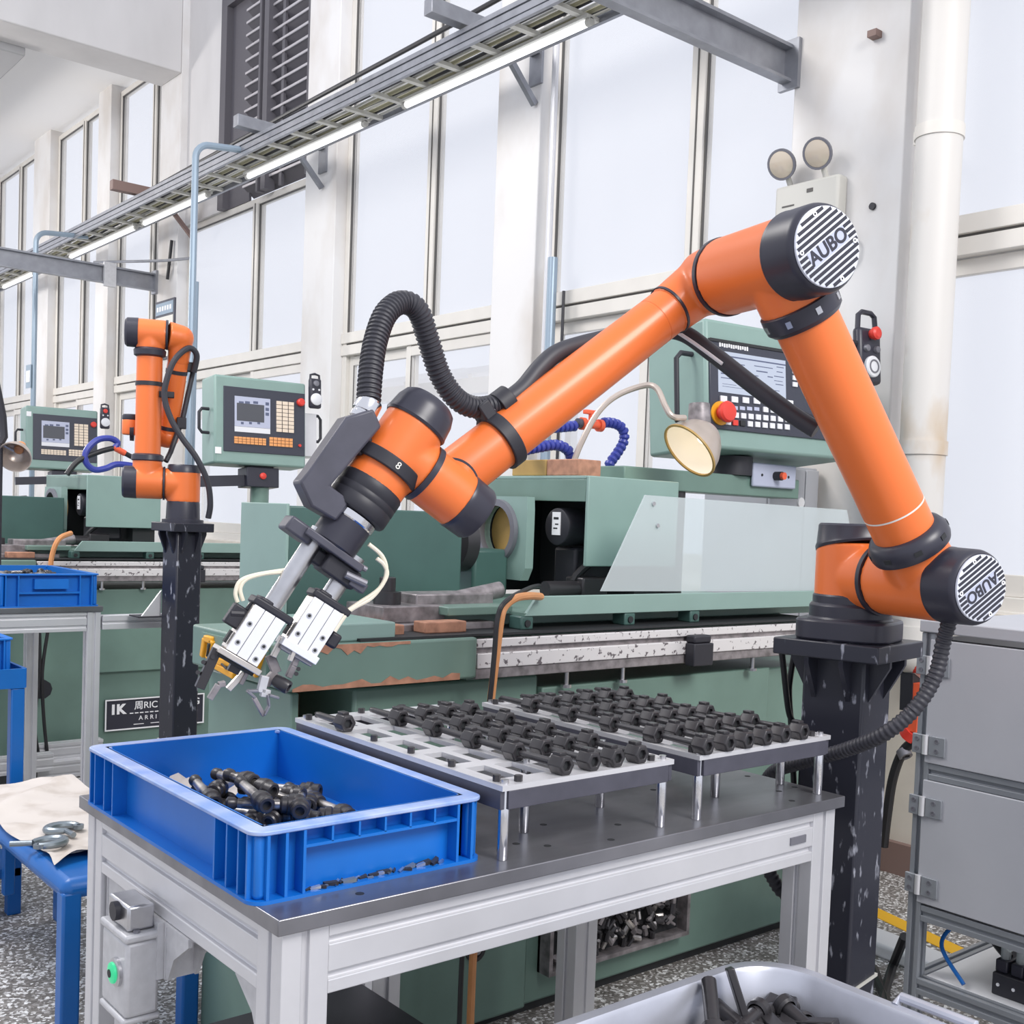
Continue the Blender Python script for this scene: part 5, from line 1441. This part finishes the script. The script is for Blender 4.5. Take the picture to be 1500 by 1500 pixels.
# ------------------------------------------------------------------ second robot with pedestal
QX, QY, QZ = 1.79, 4.30, 1.225
pedestal(QX, QY, QZ, .107, .172, R(8), 'slim black steel pedestal under the second orange robot')
r2 = thing('industrial_robot', (QX, QY, QZ), 'second orange robot arm standing upright farther back', 'robot')
A2d = V((math.cos(R(157)), math.sin(R(157)), 0)); N2 = V((-A2d.y, A2d.x, 0))   # N2 points to the viewer or away
if N2.dot(fwd) < 0: N2 = -N2
Q0 = V((QX, QY, 0))
def RQ(a, z, d=0.0): return Q0 + A2d * a + N2 * d + Z_ * z
MB().lathe((QX, QY, QZ), Z_, [(0, .078), (.012, .078), (.014, .064), (.075, .062), (.085, .060)], 36).build('base_ring', 'black', r2)
MB().cyl(RQ(0, QZ + .08), RQ(0, QZ + .20), .062, n=36).cyl(RQ(0, 1.375), RQ(.07, 1.375), .060, n=36).build('shoulder_housing', 'orange', r2, remesh=(.004, 8))
MB().lathe((QX, QY, QZ + .195), Z_, [(0, .063), (.025, .061), (.030, .057)], 36).build('base_cap', 'black', r2)
MB().lathe(RQ(0, 1.375), A2d, [(.069, .0645), (.076, .0645)], 36).build('joint_ring', 'black', r2)
MB().cyl(RQ(.075, 1.375), RQ(.18, 1.375), .062, n=36).cyl(RQ(.135, 1.375), RQ(.135, 1.47), .054, n=36).build('upper_arm_root', 'orange', r2, remesh=(.004, 8))
MB().lathe(RQ(.172, 1.375), A2d, [(0, .063), (.045, .061), (.052, .054)], 36).build('end_cap', 'black', r2)
MB().lathe(RQ(.135, 1.458), Z_, [(0, .056), (.004, .060), (.022, .058), (.028, .048)], 36).build('arm_ring', 'black', r2)
MB().cyl(RQ(.135, 1.48), RQ(.135, 1.865), .0475, n=36).build('upper_arm_tube', 'orange', r2)
MB().lathe(RQ(.135, 1.855), Z_, [(0, .048), (.006, .058), (.026, .060), (.034, .052)], 36).build('arm_ring', 'black', r2)
MB().cyl(RQ(.185, 1.945), RQ(.075, 1.945), .055, n=36).cyl(RQ(.135, 1.885), RQ(.135, 1.945), .052, n=36).build('elbow_housing', 'orange', r2, remesh=(.004, 8))
MB().lathe(RQ(.178, 1.945), A2d, [(0, .0565), (.040, .055), (.048, .047)], 36).build('end_cap', 'black', r2)
MB().lathe(RQ(.078, 1.945), -A2d, [(0, .057), (.008, .057)], 36).build('joint_ring', 'black', r2)
fA, fB = RQ(.022, 1.94, .01), RQ(.066, 1.56, .10)
MB().cyl(RQ(.070, 1.945), fA, .053, .048, n=36).sphere(fA, .048).cyl(fA, fA + (fB - fA) * .25, .046, .040, n=36).build('forearm_root', 'orange', r2, remesh=(.004, 8))
dF = (fB - fA).normalized()
MB().cyl(fA + dF * .09, fB, .039, n=32).build('forearm_tube', 'orange', r2)
MB().lathe(fA, dF, [(.125, .041), (.14, .041)], 32).build('forearm_clamp_ring', 'matblack', r2)
MB().lathe(fB, -dF, [(.03, .041), (.045, .041)], 32).build('joint_ring', 'black', r2)
MB().sphere(fB, .044).cyl(fB, fB + A2d * .11 + N2 * .0, .040, n=28).build('wrist_root', 'orange', r2, remesh=(.004, 8))
MB().cyl(RQ(.19, 1.575, .10), RQ(.205, 1.575, .10), .038, n=24).build('wrist_ring', 'black', r2)
MB().cyl(RQ(.20, 1.56, .10), RQ(.20, 1.62, .10), .036, n=24, bev=.006).build('tool_housing', 'orange', r2)
MB().cyl(RQ(.20, 1.615, .10), RQ(.20, 1.64, .10), .036, n=24, bev=.006).build('end_cap', 'black', r2)
MB().ring(RQ(.135, 1.745), Z_, .047, .0505, 0, .016, 32).build('strap', 'matblack', r2)
MB().obox(RQ(.07, 1.715, -.02), A2d, N2, Z_, .028, .014, .012).build('hose_clip', 'matblack', r2, bevel=.003)
def q2(px, py, d=0.0): return onp(Q0 + N2 * d, N2, px, py)
t = thing('robot_hose', q2(305, 760, -.04), 'black hose looping down beside the second robot', 'hose')
MB().tube(bez([q2(284, 545, .02), q2(288, 520, .0), q2(276, 510, -.02), q2(256, 527, -.05), q2(244, 557, -.06), q2(241, 583, -.06), q2(251, 615, -.06), q2(267, 642, -.06), q2(288, 671, -.06), q2(304, 706, -.05), q2(308, 738, -.04), q2(305, 759, -.03)], 8), .0115, 10).build('hose_tube', 'rubber', t)
MB().tube([q2(284, 538, .06), q2(268, 612, .06), q2(250, 662, .05), q2(243, 676, .03)], .010, 10).build('hose_link', 'rubber', t)
MB().obox(q2(279, 538, .05), A2d, N2, Z_, .022, .02, .018).build('hose_clamp', 'matblack', t, bevel=.003)
MB().obox(q2(266, 620, .05), A2d, N2, Z_, .018, .02, .022).build('hose_clamp', 'matblack', t, bevel=.003)

# ------------------------------------------------------------------ second profile table with crates
TB2Z = .89
t2 = thing('work_table', (1.2, 4.85, 0), 'smaller aluminium profile table with blue crates by the second robot', 'table')
MB().box(.82, 1.545, 4.455, 5.30, TB2Z - .02, TB2Z).build('table_top', 'top', t2, bevel=.0015)
for x, y in ((1.515, 4.49), (1.515, 5.265), (.86, 4.49), (.86, 5.265)):
    profile(t2, 'leg', (x, y, 0), (x, y, TB2Z - .021), .05, .05, up=(0, 1, 0))
for y in (4.49, 5.265):
    profile(t2, 'rail', (.886, y, TB2Z - .059), (1.489, y, TB2Z - .059), .045, .075)
profile(t2, 'rail', (1.515, 4.517, TB2Z - .059), (1.515, 5.239, TB2Z - .059), .045, .075)
bm2 = thing('link_beam', (1.64, 4.37, .80), 'aluminium beam joining the slim pedestal to the smaller table', 'beam')
profile(bm2, 'beam', (1.545, 4.48, .826), (1.80, 4.48, .826), .045, .055)
MB().prism([(0, 0), (.075, 0), (0, .10)], (1.735, 4.36, .856), -X_, Z_, .01).build('gusset', 'alu', bm2)
MB().box(1.64, 1.735, 4.34, 4.44, .852, .857).build('gusset_foot', 'matblack', bm2)
crate(1.165, 1.535, 4.465, 5.06, TB2Z, .125, 'blue plastic crate with label holder on the smaller table corner', detail=False)
crate(.83, 1.155, 4.465, 5.06, TB2Z, .125, 'blue plastic crate beside the crate on the smaller table corner', detail=False)
rk = None
for k in range(9):
    loc = (1.225 + .028 * k, 4.72 + .10 * (k % 3), TB2Z + .103)
    if rk is None:
        rk = make_heap_rod('dark rod lying on top in the crate on the smaller table', 'rods in the far crate'); rk.location = loc; rk.rotation_euler = (.1, 0, .5)
    else: copy_tree(rk, loc=loc, rot=(.1, .2 * k, .5 + .7 * k))
MB().box(1.195, 1.505, 4.50, 5.03, TB2Z + .012, TB2Z + .088).build('rod_layer', 'oil', label='packed dark layer of rods filling the crate on the smaller table', cat='rods', kind='stuff')
for k, q in enumerate(([(55, 925), (53, 980), (45, 1030), (41, 1060), (52, 1108)], [(58, 925), (58, 985), (53, 1030), (50, 1060), (57, 1110)], [(70, 925), (62, 985), (64, 1050), (70, 1110)])):
    MB().tube(bez([aty(5.45, *p) for p in q], 8), .008, 8).build('hanging_cable', 'cable', label=['outer bowed black cable behind the smaller table', 'middle black cable behind the smaller table', 'black cable nearest the rear leg of the smaller table'][k], cat='cable')
p = aty(5.5, 62, 1010)
MB().cyl(p, p + Y_ * .04, .045, n=10).build('round_box', 'matblack', label='small black round box hanging among the cables behind the table', cat='box')
# profiles lying on the floor
for k, (p, q, z) in enumerate((((0, 1122), (42, 1118), .10), ((42, 1103), (118, 1097), .12), ((66, 1128), (125, 1122), .045))):
    a = atz(z, *p); b = atz(z, *q); a.y = b.y = (a.y + b.y) / 2
    t = thing('profile_offcut', (a + b) / 2 - Z_ * z, ['aluminium profile lying low beside the blue cart post', 'aluminium profile resting on blocks under the smaller table', 'short aluminium profile on the floor near the blue bench'][k], 'profile')
    profile(t, 'bar', (a.x - .05, a.y, z - .0), (b.x + .10, a.y, z), .06, .08)
    for x in (a.x + .02, b.x): MB().box(x - .03, x + .03, a.y - .03, a.y + .03, 0, z - .042).build('block', 'shadeblack', t) if z > .05 else None

# ------------------------------------------------------------------ blue bench with cloth and hooks
BZ = .44
nl = atz(BZ, 92, 1292)
bx0, by0 = nl.x, nl.y
bx1, by1 = bx0 + .33, atz(BZ, 60, 1142).y
bn = thing('steel_bench', ((bx0 + bx1) / 2, (by0 + by1) / 2, 0), 'blue steel bench covered with a stained white cloth', 'bench')
MB().box(bx0, bx1, by0, by1, BZ - .05, BZ).build('bench_top', 'bluemetal', bn, bevel=.022)
for x in (bx0, bx1 - .045):
    for y in (by0 + .002, by1 - .05):
        MB().box(x + .001, x + .044, y, y + .045, 0, BZ - .03).build('leg', 'bluemetal', bn, bevel=.006)
fl_ = atz(0, 30, 1343)
MB().box(bx0 + .12, bx0 + .15, by1 - .10, by1 - .07, .13, BZ - .05).build('stay', 'bluemetal', bn, bevel=.003)
nx, ny = 26, 34
rr = random.Random(11)
cv = []
for j in range(ny):
    for i in range(nx):
        u_, v_ = i / (nx - 1), j / (ny - 1)
        x = bx0 + .012 + (bx1 - bx0 - .02) * u_ + .015 * math.sin(v_ * 11) * (u_ < .05); y = by0 + .10 + (by1 - by0 - .14) * v_ + .04 * math.sin(u_ * 6) * (v_ < .04)
        wv = .004 * math.sin(u_ * 9 + v_ * 4) * math.cos(v_ * 13 + u_ * 3) + .006 * max(0, math.sin(u_ * 5 + v_ * 17)) ** 4 + .012 * max(0, math.sin(3.1 * u_ - 9 * v_ + 1)) ** 12
        cv.append((x, y, BZ + .008 + wv + rr.uniform(0, .001)))
MB().add(cv, [(j * nx + i, j * nx + i + 1, (j + 1) * nx + i + 1, (j + 1) * nx + i) for j in range(ny - 1) for i in range(nx - 1)]).build('work_cloth', 'cloth', label='stained white cloth spread over the blue bench', cat='cloth')
def chook(px, py, rot, label):
    p = atz(BZ + .022, px, py)
    t = thing('lifting_hook', p, label, 'hook')
    pts = [p + V((math.cos(rot + R(a)) * .038, math.sin(rot + R(a)) * .026, 0)) for a in range(-150, 131, 20)]
    MB().tube(pts, lambda i: .0075 + .004 * math.sin(math.pi * i / 14), 10).build('hook_curve', 'hook', t)
    e = pts[-1]; MB().cyl(e, e + V((math.cos(rot + 2.4), math.sin(rot + 2.4), 0)) * .05, .007, n=10).build('shank', 'hook', t)
    MB().ring(pts[0], Z_, .005, .013, -.005, .005, 16).build('eye', 'hook', t)
chook(70, 1234, .3, 'grey forged hook lying open on the stained cloth')
chook(92, 1213, 2.4, 'grey forged hook with its shank towards the table')

# blue cart at the left
c1_ = aty(3.7, 30, 1003)
ct = thing('steel_cart', (c1_.x - .2, 3.95, 0), 'blue steel cart with a crate on its raised top', 'cart')
cx1, cz1 = aty(3.7, 37, 1003).x, c1_.z
MB().box(cx1 - .5, cx1, 3.70, 4.2, cz1 - .01, cz1 + .02).build('cart_top', 'bluemetal', ct, bevel=.003)
for (a, b, d, e) in ((cx1 - .5, cx1, 3.695, 3.705), (cx1 - .5, cx1, 4.195, 4.205)):
    MB().box(a, b, d, e, cz1 - .01, cz1 + .05).build('cart_rim', 'bluemetal', ct)
MB().box(cx1 - .005, cx1 + .005, 3.705, 4.195, cz1 - .01, cz1 + .05).build('cart_rim', 'bluemetal', ct)
for x in (cx1 - .5, cx1 - .04):
    for y in (3.70, 4.16):
        MB().box(x, x + .04, y, y + .04, 0, cz1 - .01).build('leg', 'bluemetal', ct, bevel=.004)
MB().box(cx1 - .5, cx1, 3.70, 4.2, .12, .15).build('cart_shelf', 'bluemetal', ct, bevel=.003)
cxr = aty(3.75, 20, 950).x
crate(cxr - .36, cxr, 3.74, 4.18, cz1 + .02, .12, 'blue plastic crate standing on the blue cart', detail=False)

# ------------------------------------------------------------------ things under and beside the work table
t = thing('storage_box', (.98, 1.70, 0), 'black storage box on the floor under the work table', 'box')
MB().box(.78, 1.16, 1.46, 1.88, .0, .36).build('box_body', 'shadeblack', t, bevel=.004)
MB().box(.775, 1.165, 1.455, 1.885, .36, .375).build('box_lid', 'matblack', t, bevel=.003)

# ------------------------------------------------------------------ cabinet on the right
KX = 2.35
def kx(px, py): return atx(KX, px, py)
y1_ = kx(1347, 1000).y; zt_ = kx(1347, 907).z
cb = thing('profile_cabinet', (KX + .3, 1.0, 0), 'grey aluminium framed cabinet with hinged doors', 'cabinet')
y0_ = .55; XB = KX + .55
pw = .034
MB().box(KX - .006, XB + .006, y0_ - .006, y1_ + .004, zt_ - .028, zt_).build('top_panel', 'cab', cb, bevel=.003)
for x in (KX + pw / 2, XB - pw / 2):
    for y in (y1_ - pw / 2, y0_ + pw / 2):
        profile(cb, 'post', (x, y, .06), (x, y, zt_ - .029), pw, pw, up=(0, 1, 0), m='cabframe')
        MB().cyl((x, y, 0), (x, y, .06), .014, n=12).build('foot', 'matblack', cb)
d1t, d1b = kx(1362, 936).z, kx(1363, 1118).z
d2t, d2b = kx(1361, 1143).z, kx(1352, 1323).z
lowz = kx(1345, 1445).z
for z in ((d1b + d2t) / 2, d2b - .024, lowz):
    profile(cb, 'cross_rail', (KX + pw / 2, y0_ + pw, z), (KX + pw / 2, y1_ - pw, z), pw, pw * 1.1, m='cabframe')
    profile(cb, 'cross_rail', (XB - pw / 2, y0_ + pw, z), (XB - pw / 2, y1_ - pw, z), pw, pw * 1.1, m='cabframe')
    for y in (y1_ - pw / 2, y0_ + pw / 2):
        profile(cb, 'side_rail', (KX + pw, y, z), (XB - pw, y, z), pw, pw * 1.1, m='cabframe')
yd1 = y1_ - pw * .72
for zt, zb in ((d1t, d1b), (d2t, d2b)):
    MB().box(KX + .004, KX + .016, y0_ + .02, y1_ - pw, zb - .002, zt + .002).build('door_seal', 'shadeblack', cb)
    dr = MB().box(KX - .004, KX + .006, y0_ + .04, yd1, zb, zt).build('door', 'cab', cb, bevel=.002)
    for f in (.78, .14):
        hz_ = zb + (zt - zb) * f
        hg = MB().box(KX - .009, KX - .004, yd1 - .052, yd1 - .012, hz_ - .02, hz_ + .024).build('hinge', 'cabframe', dr, bevel=.001)
        MB().box(KX - .009, KX - .0005, yd1 + .006, yd1 + .030, hz_ - .02, hz_ + .024).build('hinge_leaf', 'cabframe', dr, bevel=.001)
        MB().cyl((KX - .007, yd1 - .003, hz_ - .02), (KX - .007, yd1 - .003, hz_ + .024), .0075, n=12).build('hinge_pin', 'alu', dr)
        for yy in (yd1 - .032, yd1 + .018):
            for zz in (hz_ - .009, hz_ + .013):
                MB().lathe((KX - .009, yy, zz), -X_, [(0, .0055), (.0015, .0055), (.0015, .003), (.0005, .003)], 12).build('hinge_screw', 'aludark', dr)
MB().box(KX + pw, XB - pw, y1_ - .012, y1_ - .006, d2b - .01, d1t).build('side_panel', 'cab', cb)
MB().box(KX + pw, XB - pw, y0_ + .006, y0_ + .012, d2b - .01, d1t).build('side_panel', 'cab', cb)
# valve block inside
vp = kx(1465, 1440)
vb = thing('valve_block', (KX + .12, vp.y - .02, lowz + .02), 'black pneumatic valve block with clear cups in the cabinet bottom', 'valve')
MB().box(KX + .06, KX + .20, vp.y - .14, vp.y + .05, lowz + .02, lowz + .07).build('manifold', 'matblack', vb, bevel=.003)
for k in range(5):
    yy = vp.y + .035 - k * .036
    MB().box(KX + .07, KX + .17, yy - .014, yy + .014, lowz + .07, lowz + .098).build('valve_coil', 'black', vb, bevel=.003)
    MB().cyl((KX + .09, yy, lowz + .098), (KX + .09, yy, lowz + .125), .011, n=14).build('clear_cup', 'guard', vb)
    MB().cyl((KX + .058, yy, lowz + .045), (KX + .0605, yy, lowz + .045), .004, n=8).build('screw', 'key', vb)
for k in range(2): MB().tube(bez([V((KX + .1, vp.y + .03, lowz + .09 + .01 * k)), V((KX + .12, vp.y + .09, lowz + .13)), V((KX + .14, vp.y + .11 + .02 * k, lowz + .22)), V((KX + .14, vp.y + .12, d2b - .05))], 8), .0075, 8).build('valve_hose', 'cable', label=['black hose rising from the valve block', 'second black hose rising behind it from the valve block'][k], cat='hose')
MB().tube(bez([V((KX + .03, vp.y + .10, lowz + .03)), V((KX + .05, vp.y + .17, lowz + .09)), V((KX + .09, vp.y + .165, lowz + .13)), V((KX + .12, vp.y + .12, lowz + .125)), V((KX + .12, vp.y + .06, lowz + .13)), V((KX + .12, vp.y - .02, lowz + .13))], 8), .005, 8).build('air_line', 'bluemetal', label='thin blue air line curling in the cabinet bottom', cat='hose')
MB().box(KX + .03, XB - .03, y0_ + .04, y1_ - .04, lowz + .005, lowz + .0195).build('bottom_shelf', 'white', cb)

# red tool on the wall behind the cabinet
wq_ = lambda px, py: atx(3.70, px, py)
t = thing('power_tool', wq_(1330, 1080), 'red and black handheld power tool hanging behind the cabinet', 'tool')
MB().cyl(wq_(1313, 972), wq_(1352, 972), .035, .04, n=20, bev=.008).build('tool_head', 'redplastic', t)
MB().ring(wq_(1326, 972), (wq_(1352, 972) - wq_(1313, 972)), .036, .042, 0, .012, 20).build('tool_band', 'matblack', t)
MB().bar(wq_(1335, 985), wq_(1333, 1040), .06, .05).build('tool_grip', 'matblack', t)
MB().bar(wq_(1345, 1000), wq_(1338, 1070), .05, .05).build('tool_body', 'redorange', t)
MB().cyl(wq_(1338, 1070), wq_(1330, 1080), .035, n=16).build('tool_tail', 'redplastic', t)
MB().tube(bez([wq_(1340, 1085), wq_(1322, 1102), wq_(1308, 1140), wq_(1300, 1190), wq_(1294, 1240)], 8), .018, 10).build('tool_cord', 'cable', t)
MB().ring(wq_(1324, 1102), V((.2, .6, .7)), .015, .026, -.02, .01, 14).build('cord_clip', 'aludark', t)

# cables on the floor by the cabinet
for k, q in enumerate(([(1325, 1372), (1308, 1415), (1297, 1450), (1290, 1480)], [(1281, 1420), (1287, 1440), (1297, 1462), (1302, 1490)])):
    MB().tube(bez([atz(.02 + .12 * (i == 0) * (k == 0), *p) for i, p in enumerate(q)], 8), .014, 8).build('floor_cable', 'cable', label=['black cable running down from the cabinet side to the floor', 'black cable on the floor by the scratched pedestal'][k], cat='cable')

# ------------------------------------------------------------------ aluminium bin in front
RZ = .585
pb_ = atz(RZ, 1060, 1412); pr_ = atz(RZ, 1215, 1445)
bY1 = pb_.y; bX1 = pr_.x + .035
bX0, bY0 = bX1 - .62, bY1 - .46
def rrect(x0, x1, y0, y1, rad, n=7):
    pts = []
    for cx, cy, s in ((x1 - rad, y1 - rad, 0), (x0 + rad, y1 - rad, 90), (x0 + rad, y0 + rad, 180), (x1 - rad, y0 + rad, 270)):
        for k in range(n + 1):
            an = R(s + 90 * k / n); pts.append((cx + rad * math.cos(an), cy + rad * math.sin(an)))
    return pts
bi = thing('metal_bin', ((bX0 + bX1) / 2, (bY0 + bY1) / 2, .36), 'aluminium bin with rolled rim holding dark scrap castings', 'bin')
lay = [(0, RZ - .014, .0), (0, RZ - .003, .0), (.004, RZ, .0), (.022, RZ, 0), (.026, RZ - .006, .0), (.036, RZ - .07, .0), (.055, .375, 0), (.06, .368, 0), (.055, .36, 0), (.022, RZ - .06, 0), (.016, RZ - .02, 0)]
vs, fs = [], []
base = [rrect(bX0 + i, bX1 - i, bY0 + i, bY1 - i, max(.11 - i * .5, .03)) for i, z, _ in lay]
n_ = len(base[0])
for pts, (i, z, _) in zip(base, lay): vs += [(x, y, z) for x, y in pts]
for l in range(len(lay)):
    m_ = (l + 1) % len(lay)
    if l == 7: continue
    for k in range(n_):
        j = (k + 1) % n_; fs.append((l * n_ + k, l * n_ + j, m_ * n_ + j, m_ * n_ + k))
fs.append(tuple(range(7 * n_, 8 * n_))); fs.append(tuple(reversed(range(8 * n_, 9 * n_))))
MB().add(vs, fs).build('bin_shell', 'bin', bi)
hp_ = atz(RZ, 1285, 1468)
MB().tube([V((bX1 - .005, hp_.y - .02, RZ - .004)), V((bX1 + .01, hp_.y - .02, RZ + .006)), V((bX1 + .012, hp_.y - .14, RZ + .006)), V((bX1 - .005, hp_.y - .14, RZ - .004))], .008, 10).build('handle', 'bin', bi)
sc_ = None
rr = random.Random(5)
for k in range(26):
    x = bX0 + .12 + (bX1 - bX0 - .23) * rr.random(); y = bY1 - .11 - .25 * rr.random()
    lab = ['scrap rod with a round collar in the aluminium bin', 'flat scrap bar in the aluminium bin'][k % 2]
    if k < 2:
        t = thing('scrap_casting', (0, 0, 0), lab, 'scrap', ['collared scrap in the bin', 'flat scrap in the bin'][k])
        if k == 0:
            MB().cyl((0, -.05, 0), (0, .05, 0), .012, n=12).build('shaft', 'oil', t)
            MB().lathe((0, .03, 0), Y_, [(0, .015), (.004, .019), (.016, .019), (.020, .015), (.020, .007), (.015, .007)], 16, cap=False).build('collar', 'oil', t)
        else:
            MB().box(-.012, .012, -.055, .055, -.006, .006).build('bar', 'oil', t, bevel=.002)
            MB().box(-.016, .016, -.055, -.03, -.011, .011).build('lug', 'oil', t, bevel=.003)
        pro = t; (globals().__setitem__('scr%d' % k, t))
    else:
        t = copy_tree(globals()['scr%d' % (k % 2)])
    t.location = (x, y, .515 + .02 * rr.random()); t.rotation_euler = (rr.uniform(-.35, .35), rr.uniform(-.4, .4), rr.uniform(0, 6.28))
for k, (px, py) in enumerate(((945, 1496), (962, 1498), (1060, 1486), (1118, 1484), (1140, 1474), (1158, 1484), (1176, 1492), (1205, 1484), (1222, 1494), (1005, 1497), (1095, 1494), (1130, 1494))):
    t = copy_tree(globals()['scr%d' % (k % 2)]); p = atz(.535, px, py)
    t.location = (min(p.x, bX1 - .075), min(p.y, bY1 - .075), .532); t.rotation_euler = (rr.uniform(-.3, .3), rr.uniform(-.4, .4), rr.uniform(0, 6.28))
pk = atz(.56, 1085, 1465)
t = copy_tree(scr1, label='flat scrap bar standing steeply upright in the aluminium bin'); t.location = (min(pk.x, bX1 - .06), min(pk.y, bY1 - .06), .555); t.rotation_euler = (1.25, .25, .9); 
if 'group' in t: del t['group']
pk = atz(.565, 1033, 1472)
t = copy_tree(scr0, label='collared scrap rod facing the rim in the aluminium bin'); t.location = (pk.x, min(pk.y, bY1 - .07), .565); t.rotation_euler = (-.5, .2, 2.3)
if 'group' in t: del t['group']
st = thing('bin_stand', ((bX0 + bX1) / 2, (bY0 + bY1) / 2, 0), 'low steel stand under the aluminium bin', 'stand')
MB().box(bX0 + .05, bX1 - .05, bY0 + .05, bY1 - .05, .335, .36).build('stand_top', 'cabframe', st)
for x in (bX0 + .06, bX1 - .10):
    for y in (bY0 + .06, bY1 - .10): MB().box(x, x + .04, y, y + .04, 0, .335).build('leg', 'cabframe', st)

MB().add([(bX0 + .06 + (bX1 - bX0 - .12) * i / 20, bY0 + .06 + (bY1 - bY0 - .12) * j / 16, .50 + .02 * math.sin(i * 1.9 + j) * math.cos(j * 1.3)) for j in range(17) for i in range(21)], [(j * 21 + i, j * 21 + i + 1, j * 21 + i + 22, j * 21 + i + 21) for j in range(16) for i in range(20)]).build('scrap_heap', 'oil', label='dark oily scrap filling the aluminium bin', cat='scrap', kind='stuff')
# dome lamp at the far left
t = thing('work_lamp', aty(5.2, 10, 700), 'unlit dome lamp on a dark jointed arm by the far machine', 'lamp')
ld2 = (rgt * .1 - upv * .55 - fwd * .8).normalized(); lc2 = aty(5.2, 25, 663)
MB().lathe(lc2, ld2, [(-.03, .02), (-.025, .035), (0, .055), (.03, .068), (.045, .07), (.043, .066), (.0, .05)], 28, cap=False).build('lamp_shade', 'lampcup', t)
MB().cyl(lc2 - ld2 * .02, lc2 - ld2 * .07, .02, n=16, bev=.004).build('lamp_cap', 'copper', t)
MB().tube([aty(5.2, -6, 560), aty(5.2, 4, 610), aty(5.2, 6, 640), aty(5.2, 0, 650)], .016, 8).build('lamp_arm', 'matblack', t)
MB().tube([aty(5.2, 2, 650), aty(5.2, 12, 656), aty(5.2, 20, 660)], .008, 8).build('lamp_neck', 'steel', t)
MB().cyl(aty(5.2, 0, 650), V((*aty(5.2, 0, 650).xy, 1.0)), .012, n=10).build('lamp_post', 'matblack', t)
